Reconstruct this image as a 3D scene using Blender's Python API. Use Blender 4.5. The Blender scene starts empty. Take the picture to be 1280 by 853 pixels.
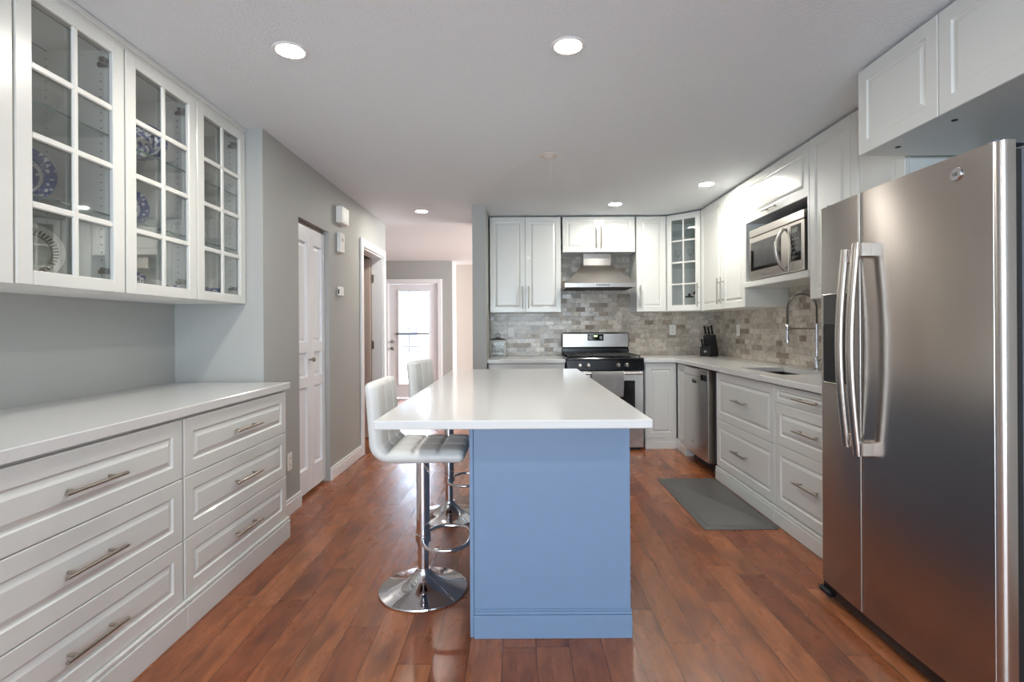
import bpy, bmesh, math, random
from mathutils import Vector, Matrix
random.seed(7)
PI = math.pi
SC = bpy.context.scene
COL = SC.collection

# ------------------------------------------------------------------ camera, light, exposure
CAM_Z = 1.2294
cd = bpy.data.cameras.new('camera')
cam = bpy.data.objects.new('camera', cd)
COL.objects.link(cam)
cd.sensor_width = 36.0
cd.lens = 645.0 / 1280.0 * 36.0
cd.shift_x = -6.24 / 1280.0
cd.shift_y = -15.86 / 1280.0
cd.clip_start = 0.05
cam.matrix_world = Matrix.Translation((0, 0, CAM_Z)) @ Matrix.Rotation(PI / 2, 4, 'X') @ Matrix.Rotation(-0.0059, 4, 'Z')
SC.camera = cam

SC.view_settings.view_transform = 'Standard'
SC.view_settings.look = 'None'
SC.view_settings.exposure = 1.42
SC.view_settings.gamma = 1.0
SC.view_settings.use_curve_mapping = False
SC.cycles.use_denoising = True
SC.cycles.max_bounces = 10
SC.cycles.diffuse_bounces = 5
SC.cycles.glossy_bounces = 5
SC.cycles.transparent_max_bounces = 16
SC.cycles.sample_clamp_indirect = 6.0
SC.cycles.caustics_reflective = False
SC.cycles.caustics_refractive = False

world = bpy.data.worlds.new('sky')
SC.world = world
world.use_nodes = True
wb = world.node_tree.nodes['Background']
wb.inputs['Color'].default_value = (0.78, 0.9, 1.0, 1)
wb.inputs['Strength'].default_value = 12.0

def window_light(name, loc, rot, sx, sy, power, color):
    l = bpy.data.lights.new(name, 'AREA')
    l.shape = 'RECTANGLE'
    l.size, l.size_y = sx, sy
    l.energy = power
    l.color = color
    o = bpy.data.objects.new(name, l)
    o.location = loc
    o.rotation_euler = rot
    COL.objects.link(o)
    return o
# daylight through the patio window behind the photographer, and through the hall's side window
window_light('window_daylight', (-0.2, -3.12, 1.3), (PI / 2 + 0.4, 0, 0), 3.4, 1.7, 84, (0.70, 0.86, 1.0))
window_light('hall_daylight', (2.9, 7.9, 1.4), (PI / 2, 0, PI / 2), 2.6, 1.7, 110, (0.92, 0.98, 1.0))
POT_STRENGTH = 152.0
POT_COLOR = (1.0, 0.97, 0.88)

# ------------------------------------------------------------------ helpers
def lin(c):
    r = []
    for v in c:
        v = v / 255.0
        r.append(v / 12.92 if v <= 0.04045 else ((v + 0.055) / 1.055) ** 2.4)
    return (r[0], r[1], r[2], 1.0)

def new_mat(name):
    m = bpy.data.materials.new(name)
    m.use_nodes = True
    nt = m.node_tree
    return m, nt, nt.nodes['Principled BSDF']

def node(nt, typ, **kw):
    n = nt.nodes.new(typ)
    for k, v in kw.items():
        setattr(n, k, v)
    return n

def mat(name, rgb, rough=0.5, metal=0.0, noise=0.0, nscale=40.0, bump=0.0, bscale=200.0, coat=0.0, stretch=(1, 1, 1), aniso=0.0, spec=0.5):
    m, nt, p = new_mat(name)
    L = nt.links
    c = lin(rgb)
    p.inputs['Base Color'].default_value = c
    p.inputs['Roughness'].default_value = rough
    p.inputs['Metallic'].default_value = metal
    p.inputs['Coat Weight'].default_value = coat
    p.inputs['Specular IOR Level'].default_value = spec
    if aniso:
        p.inputs['Anisotropic'].default_value = aniso
        tg = node(nt, 'ShaderNodeTangent', direction_type='RADIAL', axis='Z')
        L.new(tg.outputs[0], p.inputs['Tangent'])
        p.inputs['Anisotropic Rotation'].default_value = 0.25
    tc = node(nt, 'ShaderNodeTexCoord')
    mp = node(nt, 'ShaderNodeMapping')
    mp.inputs['Scale'].default_value = stretch
    L.new(tc.outputs['Object'], mp.inputs['Vector'])
    n1 = node(nt, 'ShaderNodeTexNoise')
    n1.inputs['Scale'].default_value = nscale
    n1.inputs['Detail'].default_value = 3
    L.new(mp.outputs['Vector'], n1.inputs['Vector'])
    if noise:
        mx = node(nt, 'ShaderNodeMix', data_type='RGBA')
        mx.inputs['A'].default_value = tuple(v * (1 - noise) for v in c[:3]) + (1,)
        mx.inputs['B'].default_value = tuple(min(1, v * (1 + noise)) for v in c[:3]) + (1,)
        L.new(n1.outputs['Fac'], mx.inputs['Factor'])
        L.new(mx.outputs['Result'], p.inputs['Base Color'])
    if bump:
        n2 = node(nt, 'ShaderNodeTexNoise')
        n2.inputs['Scale'].default_value = bscale
        n2.inputs['Detail'].default_value = 2
        L.new(mp.outputs['Vector'], n2.inputs['Vector'])
        b = node(nt, 'ShaderNodeBump')
        b.inputs['Strength'].default_value = bump
        b.inputs['Distance'].default_value = 0.004
        L.new(n2.outputs['Fac'], b.inputs['Height'])
        L.new(b.outputs['Normal'], p.inputs['Normal'])
    return m

def emit_mat(name, col, s):
    m, nt, p = new_mat(name)
    p.inputs['Base Color'].default_value = (0.8, 0.8, 0.8, 1)
    p.inputs['Emission Color'].default_value = tuple(col) + (1,)
    p.inputs['Emission Strength'].default_value = s
    return m

def glass_mat(name, tint, gloss=1.0, rough=0.02):
    m = bpy.data.materials.new(name)
    m.use_nodes = True
    nt = m.node_tree
    nt.nodes.clear()
    out = node(nt, 'ShaderNodeOutputMaterial')
    tr = node(nt, 'ShaderNodeBsdfTransparent')
    tr.inputs['Color'].default_value = tuple(tint) + (1,)
    gl = node(nt, 'ShaderNodeBsdfGlossy')
    gl.inputs['Roughness'].default_value = rough
    fr = node(nt, 'ShaderNodeFresnel')
    fr.inputs['IOR'].default_value = 1.45
    mu = node(nt, 'ShaderNodeMath', operation='MULTIPLY')
    mu.inputs[1].default_value = gloss
    mx = node(nt, 'ShaderNodeMixShader')
    nt.links.new(fr.outputs['Fac'], mu.inputs[0])
    nt.links.new(mu.outputs[0], mx.inputs['Fac'])
    nt.links.new(tr.outputs[0], mx.inputs[1])
    nt.links.new(gl.outputs[0], mx.inputs[2])
    nt.links.new(mx.outputs[0], out.inputs['Surface'])
    return m

class MB:
    """collects shapes, then build() links them as one mesh object"""
    def __init__(self):
        self.v, self.f = [], []
    def add(self, vs, fs, M=None):
        b = len(self.v)
        for p in vs:
            p = Vector(p)
            self.v.append(M @ p if M else p)
        for f in fs:
            self.f.append([i + b for i in f])
        return self
    def box(self, x0, x1, y0, y1, z0, z1, c=0.0, M=None):
        lo = (min(x0, x1), min(y0, y1), min(z0, z1))
        hi = (max(x0, x1), max(y0, y1), max(z0, z1))
        c = min(c, 0.45 * min(hi[i] - lo[i] for i in range(3)))
        if c <= 0:
            vs = [(x, y, z) for x in (lo[0], hi[0]) for y in (lo[1], hi[1]) for z in (lo[2], hi[2])]
            fs = [(0, 1, 3, 2), (4, 6, 7, 5), (0, 4, 5, 1), (2, 3, 7, 6), (0, 2, 6, 4), (1, 5, 7, 3)]
            return self.add(vs, fs, M)
        vs, idx = [], {}
        for sx in (0, 1):
            for sy in (0, 1):
                for sz in (0, 1):
                    s = (sx, sy, sz)
                    full = [hi[i] if s[i] else lo[i] for i in range(3)]
                    ins = [full[i] - c if s[i] else full[i] + c for i in range(3)]
                    for a in range(3):
                        idx[(s, a)] = len(vs)
                        vs.append(tuple(full[i] if i == a else ins[i] for i in range(3)))
        fs = []
        for a in range(3):
            b, d = (a + 1) % 3, (a + 2) % 3
            for sa in (0, 1):
                q = []
                for sb, sd in ((0, 0), (1, 0), (1, 1), (0, 1)):
                    s = [0, 0, 0]
                    s[a], s[b], s[d] = sa, sb, sd
                    q.append(idx[(tuple(s), a)])
                fs.append(q)
        for a in range(3):           # edges running along axis a
            b, d = (a + 1) % 3, (a + 2) % 3
            for sb in (0, 1):
                for sd in (0, 1):
                    s0, s1 = [0, 0, 0], [0, 0, 0]
                    s0[b] = s1[b] = sb
                    s0[d] = s1[d] = sd
                    s1[a] = 1
                    s0, s1 = tuple(s0), tuple(s1)
                    fs.append([idx[(s0, b)], idx[(s1, b)], idx[(s1, d)], idx[(s0, d)]])
        for sx in (0, 1):
            for sy in (0, 1):
                for sz in (0, 1):
                    s = (sx, sy, sz)
                    fs.append([idx[(s, 0)], idx[(s, 1)], idx[(s, 2)]])
        return self.add(vs, fs, M)
    def tube(self, pts, r, n=12, closed=False, cap=True, M=None):
        pts = [Vector(p) for p in pts]
        k = len(pts)
        rs = r if isinstance(r, (list, tuple)) else [r] * k
        vs, fs = [], []
        t0 = None
        up = None
        for i in range(k):
            if closed:
                t = (pts[(i + 1) % k] - pts[i - 1]).normalized()
            else:
                t = (pts[min(i + 1, k - 1)] - pts[max(i - 1, 0)]).normalized()
            if up is None:
                up = Vector((0, 0, 1)) if abs(t.z) < 0.9 else Vector((1, 0, 0))
            up = (up - t * up.dot(t))
            if up.length < 1e-6:
                up = t.orthogonal()
            up.normalize()
            sd = t.cross(up)
            for j in range(n):
                a = 2 * PI * j / n
                vs.append(pts[i] + (up * math.cos(a) + sd * math.sin(a)) * rs[i])
        for i in range(k if closed else k - 1):
            i2 = (i + 1) % k
            for j in range(n):
                j2 = (j + 1) % n
                fs.append([i * n + j, i * n + j2, i2 * n + j2, i2 * n + j])
        if cap and not closed:
            fs.append(list(range(n)))
            fs.append([(k - 1) * n + j for j in range(n)])
        return self.add(vs, fs, M)
    def cyl(self, p0, p1, r, n=20, M=None):
        return self.tube([p0, p1], r, n, M=M)
    def lathe(self, prof, n=40, M=None, sx=1.0, sy=1.0):
        vs, fs = [], []
        k = len(prof)
        for (r, z) in prof:
            for j in range(n):
                a = 2 * PI * j / n
                vs.append((max(r, 1e-5) * math.cos(a) * sx, max(r, 1e-5) * math.sin(a) * sy, z))
        for i in range(k - 1):
            for j in range(n):
                j2 = (j + 1) % n
                fs.append([i * n + j, i * n + j2, (i + 1) * n + j2, (i + 1) * n + j])
        if prof[0][0] > 1e-4:
            fs.append(list(range(n)))
        if prof[-1][0] > 1e-4:
            fs.append([(k - 1) * n + j for j in range(n)])
        return self.add(vs, fs, M)
    def prism(self, poly, a, b, axis='y', M=None):
        """extrude a 2D outline between a and b along the axis"""
        n = len(poly)
        def pt(p, t):
            if axis == 'y':
                return (p[0], t, p[1])
            if axis == 'x':
                return (t, p[0], p[1])
            return (p[0], p[1], t)
        vs = [pt(p, a) for p in poly] + [pt(p, b) for p in poly]
        fs = [list(range(n)), list(range(n, 2 * n))]
        for i in range(n):
            j = (i + 1) % n
            fs.append([i, j, n + j, n + i])
        return self.add(vs, fs, M)
    def panel(self, x0, x1, z0, z1, t=0.02, b=0.058, yf=0.0, M=None, raised=True):
        """raised-panel door or drawer front, face at y = yf looking towards -y"""
        rings = [(0.0, t), (0.0, 0.003), (0.003, 0.0), (b, 0.0), (b + 0.005, 0.007), (b + 0.010, 0.008)]
        if raised:
            rings += [(b + 0.030, 0.0005)]
        vs, fs = [], []
        for ins, d in rings:
            y = yf + d
            vs += [(x0 + ins, y, z0 + ins), (x1 - ins, y, z0 + ins), (x1 - ins, y, z1 - ins), (x0 + ins, y, z1 - ins)]
        k = len(rings)
        for i in range(k - 1):
            for j in range(4):
                j2 = (j + 1) % 4
                fs.append([i * 4 + j, i * 4 + j2, (i + 1) * 4 + j2, (i + 1) * 4 + j])
        fs.append([0, 3, 2, 1])
        fs.append([(k - 1) * 4 + j for j in range(4)])
        return self.add(vs, fs, M)
    def grid(self, P, closed_u=False, closed_v=False, M=None):
        nu, nv = len(P), len(P[0])
        vs = [p for row in P for p in row]
        fs = []
        for i in range(nu if closed_u else nu - 1):
            for j in range(nv if closed_v else nv - 1):
                i2, j2 = (i + 1) % nu, (j + 1) % nv
                fs.append([i * nv + j, i * nv + j2, i2 * nv + j2, i2 * nv + j])
        return self.add(vs, fs, M)
    def build(self, name, material, parent=None, angle=32, label=None):
        me = bpy.data.meshes.new(name)
        me.from_pydata([tuple(p) for p in self.v], [], self.f)
        bm = bmesh.new()
        bm.from_mesh(me)
        bmesh.ops.recalc_face_normals(bm, faces=bm.faces)
        bm.to_mesh(me)
        bm.free()
        me.shade_smooth()
        me.set_sharp_from_angle(angle=math.radians(angle))
        me.materials.append(material)
        o = bpy.data.objects.new(name, me)
        COL.objects.link(o)
        if parent:
            o.parent = parent
        if label:
            o['label'] = label
        return o

def tag(o, label, cat, group=None, kind=None):
    o['label'] = label
    o['category'] = cat
    if group:
        o['group'] = group
    if kind:
        o['kind'] = kind
    return o

def thing(name, label, cat, loc=(0, 0, 0), rot=0.0, group=None):
    o = bpy.data.objects.new(name, None)
    COL.objects.link(o)
    o.empty_display_size = 0.1
    o.location = loc
    o.rotation_euler = (0, 0, rot)
    return tag(o, label, cat, group)

def structure(name, mb, m, parent=None, label=None):
    o = mb.build(name, m, parent)
    if parent is None:
        o['kind'] = 'structure'
    if label:
        o['label'] = label
    return o

def text_mb(s, size, depth):
    cu = bpy.data.curves.new('lettering', 'FONT')
    cu.body = s
    cu.size = size
    cu.extrude = depth
    cu.align_x = 'CENTER'
    cu.align_y = 'CENTER'
    o = bpy.data.objects.new('lettering', cu)
    COL.objects.link(o)
    bpy.context.view_layer.update()
    dg = bpy.context.evaluated_depsgraph_get()
    me = bpy.data.meshes.new_from_object(o.evaluated_get(dg))
    mb = MB()
    vs = [v.co.copy() for v in me.vertices]
    fs = [list(p.vertices) for p in me.polygons]
    bpy.data.objects.remove(o)
    bpy.data.curves.remove(cu)
    bpy.data.meshes.remove(me)
    return vs, fs

# ------------------------------------------------------------------ materials
M_cab = mat('cabinet_white', (219, 219, 215), 0.28, noise=0.01, nscale=8, coat=0.15)
M_carc = mat('carcass_white', (238, 238, 236), 0.5, noise=0.01, nscale=8)
M_quartz = mat('white_quartz', (218, 217, 215), 0.13, noise=0.02, nscale=180)
M_wall = mat('grey_wall_paint', (172, 172, 169), 0.6, noise=0.012, nscale=3, bump=0.08, bscale=160)
M_wall_w = mat('beige_wall_paint', (184, 174, 166), 0.6, noise=0.012, nscale=3, bump=0.08, bscale=160)
M_ceil = mat('textured_ceiling', (226, 230, 234), 0.8, noise=0.02, nscale=30, bump=0.55, bscale=95)
M_ceil_h = mat('hall_ceiling_paint', (226, 226, 226), 0.8, noise=0.01, nscale=30, bump=0.1, bscale=95)
M_trim = mat('white_trim_paint', (236, 235, 236), 0.35, noise=0.01, nscale=10)
M_door = mat('white_door_paint', (238, 238, 242), 0.33, noise=0.01, nscale=10)
M_warm_lit_door = mat('warm_lit_door', (208, 188, 176), 0.5, noise=0.02, nscale=10)  # whitish door; the warm light on it is put into the colour
M_steel = mat('brushed_steel', (196, 189, 183), 0.25, 1.0, noise=0.03, nscale=30, stretch=(1, 1, 40), bump=0.012, bscale=30, aniso=0.75)
M_steel_h = mat('brushed_steel_horizontal', (188, 182, 176), 0.25, 1.0, noise=0.03, nscale=30, stretch=(1, 30, 30), bump=0.015, bscale=60)
M_nickel = mat('brushed_nickel', (176, 168, 158), 0.28, 1.0, noise=0.03, nscale=80)
M_chrome = mat('chrome', (226, 226, 230), 0.045, 1.0, noise=0.01, nscale=20)
M_black = mat('black_enamel', (20, 20, 24), 0.16, noise=0.05, nscale=30)
M_blackm = mat('matte_black', (26, 26, 28), 0.55, noise=0.08, nscale=60)
M_dglass = mat('dark_glass', (18, 18, 20), 0.06, noise=0.03, nscale=10)
M_grey_side = mat('grey_appliance_paint', (88, 90, 100), 0.45, noise=0.02, nscale=90, bump=0.1, bscale=400)
M_island = mat('grey_blue_island_paint', (120, 144, 174), 0.38, noise=0.01, nscale=8)
M_leather = mat('pale_grey_leatherette', (222, 221, 217), 0.42, noise=0.015, nscale=20, bump=0.12, bscale=260)
M_plastic = mat('white_plastic', (238, 236, 232), 0.4, noise=0.01, nscale=10)
M_gap = mat('dark_gap', (60, 54, 50), 0.8, noise=0.05)
M_mat = mat('grey_rubber', (86, 84, 82), 0.5, noise=0.1, nscale=25, bump=0.25, bscale=120)
M_towel = mat('grey_terry', (150, 148, 148), 0.95, noise=0.22, nscale=260, bump=0.9, bscale=420)
M_china = mat('white_china', (238, 238, 234), 0.12, noise=0.01)
M_brass = mat('dark_pewter', (120, 114, 106), 0.35, 1.0, noise=0.06, nscale=30)
M_glass = glass_mat('cabinet_glass', (0.965, 0.975, 0.97), 0.38)
M_clear = glass_mat('clear_glass', (0.98, 0.985, 0.982), 0.18)
M_shelf = glass_mat('shelf_glass', (0.95, 0.98, 0.97), 0.35)
M_shelf_edge = mat('green_glass_edge', (70, 95, 88), 0.15, noise=0.02)
M_pane = glass_mat('window_glass', (0.97, 0.99, 1.0), 0.6)
M_pot = emit_mat('lamp_diffuser', POT_COLOR, POT_STRENGTH)
M_display = emit_mat('green_display', (0.5, 0.75, 0.2), 0.6)
M_marks = mat('pale_print', (150, 150, 150), 0.5, noise=0.01)
M_hole = mat('pin_hole', (40, 42, 42), 0.8, noise=0.02)

def math_n(nt, op, a, b=None, c=None):
    n = node(nt, 'ShaderNodeMath', operation=op)
    for i, v in enumerate((a, b, c)):
        if v is None:
            continue
        if isinstance(v, (int, float)):
            n.inputs[i].default_value = v
        else:
            nt.links.new(v, n.inputs[i])
    return n.outputs[0]

def floor_mat():
    m, nt, p = new_mat('maple_planks')
    L = nt.links
    tc = node(nt, 'ShaderNodeTexCoord')
    sp = node(nt, 'ShaderNodeSeparateXYZ')
    L.new(tc.outputs['Object'], sp.inputs[0])
    W, LN = 0.128, 0.95
    xs = math_n(nt, 'DIVIDE', math_n(nt, 'ADD', sp.outputs['X'], 20.03), W)
    row = math_n(nt, 'FLOOR', xs)
    fx = math_n(nt, 'FRACT', xs)
    wn = node(nt, 'ShaderNodeTexWhiteNoise', noise_dimensions='1D')
    L.new(row, wn.inputs['W'])
    ys = math_n(nt, 'ADD', math_n(nt, 'DIVIDE', math_n(nt, 'ADD', sp.outputs['Y'], 20.0), LN), math_n(nt, 'MULTIPLY', wn.outputs['Value'], 7.0))
    idx = math_n(nt, 'FLOOR', ys)
    fy = math_n(nt, 'FRACT', ys)
    cmb = node(nt, 'ShaderNodeCombineXYZ')
    L.new(row, cmb.inputs[0])
    L.new(idx, cmb.inputs[1])
    w2 = node(nt, 'ShaderNodeTexWhiteNoise', noise_dimensions='2D')
    L.new(cmb.outputs[0], w2.inputs['Vector'])
    ramp = node(nt, 'ShaderNodeValToRGB')
    e = ramp.color_ramp.elements
    e[0].position, e[0].color = 0.0, lin((130, 70, 42))
    e[1].position, e[1].color = 1.0, lin((170, 104, 66))
    for pos, c in ((0.35, (146, 83, 50)), (0.7, (155, 91, 56))):
        k = e.new(pos)
        k.color = lin(c)
    L.new(w2.outputs['Value'], ramp.inputs['Fac'])
    # grain: stretched noise shifted per plank
    off = node(nt, 'ShaderNodeVectorMath', operation='MULTIPLY_ADD')
    L.new(w2.outputs['Color'], off.inputs[0])
    off.inputs[1].default_value = (9, 9, 9)
    L.new(tc.outputs['Object'], off.inputs[2])
    mp = node(nt, 'ShaderNodeMapping')
    mp.inputs['Scale'].default_value = (14, 2.2, 1)
    L.new(off.outputs[0], mp.inputs['Vector'])
    g = node(nt, 'ShaderNodeTexNoise')
    g.inputs['Scale'].default_value = 2.0
    g.inputs['Detail'].default_value = 6
    g.inputs['Roughness'].default_value = 0.62
    g.inputs['Distortion'].default_value = 0.8
    L.new(mp.outputs[0], g.inputs['Vector'])
    g2 = node(nt, 'ShaderNodeTexNoise')
    g2.inputs['Scale'].default_value = 3.6
    g2.inputs['Detail'].default_value = 4
    mp2 = node(nt, 'ShaderNodeMapping')
    mp2.inputs['Scale'].default_value = (2.6, 1.0, 1)
    L.new(off.outputs[0], mp2.inputs['Vector'])
    L.new(mp2.outputs[0], g2.inputs['Vector'])
    r1 = node(nt, 'ShaderNodeMapRange')
    r1.inputs['From Min'].default_value = 0.3
    r1.inputs['From Max'].default_value = 0.7
    r1.inputs['To Min'].default_value = 0.68
    r1.inputs['To Max'].default_value = 1.24
    L.new(g.outputs['Fac'], r1.inputs['Value'])
    r2 = node(nt, 'ShaderNodeMapRange')
    r2.inputs['From Min'].default_value = 0.52
    r2.inputs['From Max'].default_value = 0.70
    r2.inputs['To Min'].default_value = 1.0
    r2.inputs['To Max'].default_value = 0.56
    L.new(g2.outputs['Fac'], r2.inputs['Value'])
    gx = math_n(nt, 'MINIMUM', fx, math_n(nt, 'SUBTRACT', 1.0, fx))
    gy = math_n(nt, 'MINIMUM', fy, math_n(nt, 'SUBTRACT', 1.0, fy))
    lx = math_n(nt, 'GREATER_THAN', gx, 0.014)
    ly = math_n(nt, 'GREATER_THAN', gy, 0.0018)
    gap = math_n(nt, 'MULTIPLY', lx, ly)
    gapc = math_n(nt, 'ADD', math_n(nt, 'MULTIPLY', gap, 0.62), 0.38)
    f = math_n(nt, 'MULTIPLY', math_n(nt, 'MULTIPLY', r1.outputs[0], r2.outputs[0]), gapc)
    sc = node(nt, 'ShaderNodeVectorMath', operation='SCALE')
    L.new(ramp.outputs['Color'], sc.inputs[0])
    L.new(f, sc.inputs['Scale'])
    L.new(sc.outputs[0], p.inputs['Base Color'])
    rr = node(nt, 'ShaderNodeMapRange')
    rr.inputs['To Min'].default_value = 0.20
    rr.inputs['To Max'].default_value = 0.36
    L.new(g2.outputs['Fac'], rr.inputs['Value'])
    L.new(rr.outputs[0], p.inputs['Roughness'])
    hb = math_n(nt, 'ADD', math_n(nt, 'MULTIPLY', gap, 1.0), math_n(nt, 'MULTIPLY', g2.outputs['Fac'], 0.6))
    b = node(nt, 'ShaderNodeBump')
    b.inputs['Strength'].default_value = 0.35
    b.inputs['Distance'].default_value = 0.003
    L.new(hb, b.inputs['Height'])
    L.new(b.outputs['Normal'], p.inputs['Normal'])
    return m

def tile_mat(name, axis):
    m, nt, p = new_mat(name)
    L = nt.links
    tc = node(nt, 'ShaderNodeTexCoord')
    sp = node(nt, 'ShaderNodeSeparateXYZ')
    L.new(tc.outputs['Object'], sp.inputs[0])
    cb = node(nt, 'ShaderNodeCombineXYZ')
    L.new(sp.outputs[axis], cb.inputs[0])
    L.new(sp.outputs['Z'], cb.inputs[1])
    def brick(c1, c2, mort):
        br = node(nt, 'ShaderNodeTexBrick')
        br.offset = 0.5
        br.inputs['Color1'].default_value = c1
        br.inputs['Color2'].default_value = c2
        br.inputs['Mortar'].default_value = mort
        br.inputs['Scale'].default_value = 1.0
        br.inputs['Mortar Size'].default_value = 0.0016
        br.inputs['Mortar Smooth'].default_value = 0.1
        br.inputs['Brick Width'].default_value = 0.104
        br.inputs['Row Height'].default_value = 0.0505
        L.new(cb.outputs[0], br.inputs['Vector'])
        return br
    b1 = brick((0, 0, 0, 1), (1, 1, 1, 1), (0.5, 0.5, 0.5, 1))
    ramp = node(nt, 'ShaderNodeValToRGB')
    e = ramp.color_ramp.elements
    e[0].position, e[0].color = 0.0, lin((146, 130, 115))
    e[1].position, e[1].color = 1.0, lin((216, 206, 194))
    for pos, c in ((0.10, (172, 159, 145)), (0.4, (194, 183, 170)), (0.75, (203, 194, 181))):
        k = e.new(pos)
        k.color = lin(c)
    L.new(b1.outputs['Color'], ramp.inputs['Fac'])
    nz = node(nt, 'ShaderNodeTexNoise')
    nz.inputs['Scale'].default_value = 16
    nz.inputs['Detail'].default_value = 5
    nz.inputs['Distortion'].default_value = 1.5
    L.new(tc.outputs['Object'], nz.inputs['Vector'])
    mr = node(nt, 'ShaderNodeMapRange')
    mr.inputs['From Min'].default_value = 0.3
    mr.inputs['From Max'].default_value = 0.7
    mr.inputs['To Min'].default_value = 0.70
    mr.inputs['To Max'].default_value = 1.15
    L.new(nz.outputs['Fac'], mr.inputs['Value'])
    sc = node(nt, 'ShaderNodeVectorMath', operation='SCALE')
    L.new(ramp.outputs['Color'], sc.inputs[0])
    L.new(mr.outputs[0], sc.inputs['Scale'])
    mx = node(nt, 'ShaderNodeMix', data_type='RGBA')
    L.new(b1.outputs['Fac'], mx.inputs['Factor'])
    L.new(sc.outputs[0], mx.inputs['A'])
    mx.inputs['B'].default_value = lin((176, 169, 160))
    L.new(mx.outputs['Result'], p.inputs['Base Color'])
    p.inputs['Roughness'].default_value = 0.2
    p.inputs['Specular IOR Level'].default_value = 0.4
    # every tile sits at a very slightly different angle
    wn = node(nt, 'ShaderNodeTexWhiteNoise', noise_dimensions='3D')
    L.new(b1.outputs['Color'], wn.inputs['Vector'])
    sb = node(nt, 'ShaderNodeVectorMath', operation='SUBTRACT')
    L.new(wn.outputs['Color'], sb.inputs[0])
    sb.inputs[1].default_value = (0.5, 0.5, 0.5)
    s2 = node(nt, 'ShaderNodeVectorMath', operation='SCALE')
    L.new(sb.outputs[0], s2.inputs[0])
    s2.inputs['Scale'].default_value = 0.09
    bu = node(nt, 'ShaderNodeBump')
    bu.invert = True
    bu.inputs['Strength'].default_value = 0.5
    bu.inputs['Distance'].default_value = 0.002
    L.new(b1.outputs['Fac'], bu.inputs['Height'])
    ad = node(nt, 'ShaderNodeVectorMath', operation='ADD')
    L.new(bu.outputs['Normal'], ad.inputs[0])
    L.new(s2.outputs[0], ad.inputs[1])
    no = node(nt, 'ShaderNodeVectorMath', operation='NORMALIZE')
    L.new(ad.outputs[0], no.inputs[0])
    L.new(no.outputs[0], p.inputs['Normal'])
    return m

def china_mat(name, radial, R, style):
    """blue transfer-ware or gilded white china, patterned in the object's own coordinates"""
    m, nt, p = new_mat(name)
    L = nt.links
    p.inputs['Roughness'].default_value = 0.12
    tc = node(nt, 'ShaderNodeTexCoord')
    sp = node(nt, 'ShaderNodeSeparateXYZ')
    L.new(tc.outputs['Object'], sp.inputs[0])
    nz = node(nt, 'ShaderNodeTexNoise')
    nz.inputs['Scale'].default_value = 75 if radial else 60
    nz.inputs['Detail'].default_value = 3
    L.new(tc.outputs['Object'], nz.inputs['Vector'])
    blue, white = lin((48, 66, 128)), lin((225, 228, 232))
    if not radial:
        rp = node(nt, 'ShaderNodeValToRGB')
        rp.color_ramp.elements[0].position, rp.color_ramp.elements[0].color = 0.47, blue
        rp.color_ramp.elements[1].position, rp.color_ramp.elements[1].color = 0.56, white
        L.new(nz.outputs['Fac'], rp.inputs['Fac'])
        L.new(rp.outputs['Color'], p.inputs['Base Color'])
        return m
    x2 = math_n(nt, 'MULTIPLY', sp.outputs['X'], sp.outputs['X'])
    y2 = math_n(nt, 'MULTIPLY', sp.outputs['Y'], sp.outputs['Y'])
    r = math_n(nt, 'DIVIDE', math_n(nt, 'SQRT', math_n(nt, 'ADD', x2, y2)), R)
    ramp = node(nt, 'ShaderNodeValToRGB')
    ramp.color_ramp.interpolation = 'CONSTANT'
    e = ramp.color_ramp.elements
    if style == 'blue':
        # 0 = white-ish field, 1 = blue field
        bands = [(0.0, 0.62), (0.52, 0.15), (0.62, 1.0), (0.66, 0.58), (0.93, 1.0)]
        e[0].position, e[0].color = 0.0, (bands[0][1],) * 3 + (1,)
        e[1].position, e[1].color = bands[1][0], (bands[1][1],) * 3 + (1,)
        for pos, v in bands[2:]:
            k = e.new(pos)
            k.color = (v, v, v, 1)
        L.new(r, ramp.inputs['Fac'])
        s = math_n(nt, 'ADD', ramp.outputs['Color'], math_n(nt, 'MULTIPLY', math_n(nt, 'SUBTRACT', nz.outputs['Fac'], 0.5), 1.8))
        rp = node(nt, 'ShaderNodeValToRGB')
        rp.color_ramp.elements[0].position, rp.color_ramp.elements[0].color = 0.36, white
        rp.color_ramp.elements[1].position, rp.color_ramp.elements[1].color = 0.5, blue
        L.new(s, rp.inputs['Fac'])
        L.new(rp.outputs['Color'], p.inputs['Base Color'])
    else:
        ang = math_n(nt, 'ARCTAN2', sp.outputs['Y'], sp.outputs['X'])
        dash = math_n(nt, 'GREATER_THAN', math_n(nt, 'SINE', math_n(nt, 'MULTIPLY', ang, 46.0)), -0.1)
        def band(a, b):
            return math_n(nt, 'MULTIPLY', math_n(nt, 'GREATER_THAN', r, a), math_n(nt, 'LESS_THAN', r, b))
        t = math_n(nt, 'MULTIPLY', band(0.66, 0.80), dash)
        t = math_n(nt, 'MAXIMUM', t, band(0.62, 0.65))
        t = math_n(nt, 'MAXIMUM', t, band(0.955, 1.1))
        t = math_n(nt, 'MAXIMUM', t, math_n(nt, 'MULTIPLY', band(0.0, 0.25), math_n(nt, 'GREATER_THAN', nz.outputs['Fac'], 0.55)))
        mx = node(nt, 'ShaderNodeMix', data_type='RGBA')
        L.new(t, mx.inputs['Factor'])
        mx.inputs['A'].default_value = lin((232, 232, 226))
        mx.inputs['B'].default_value = lin((122, 100, 76))
        L.new(mx.outputs['Result'], p.inputs['Base Color'])
    return m

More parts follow.
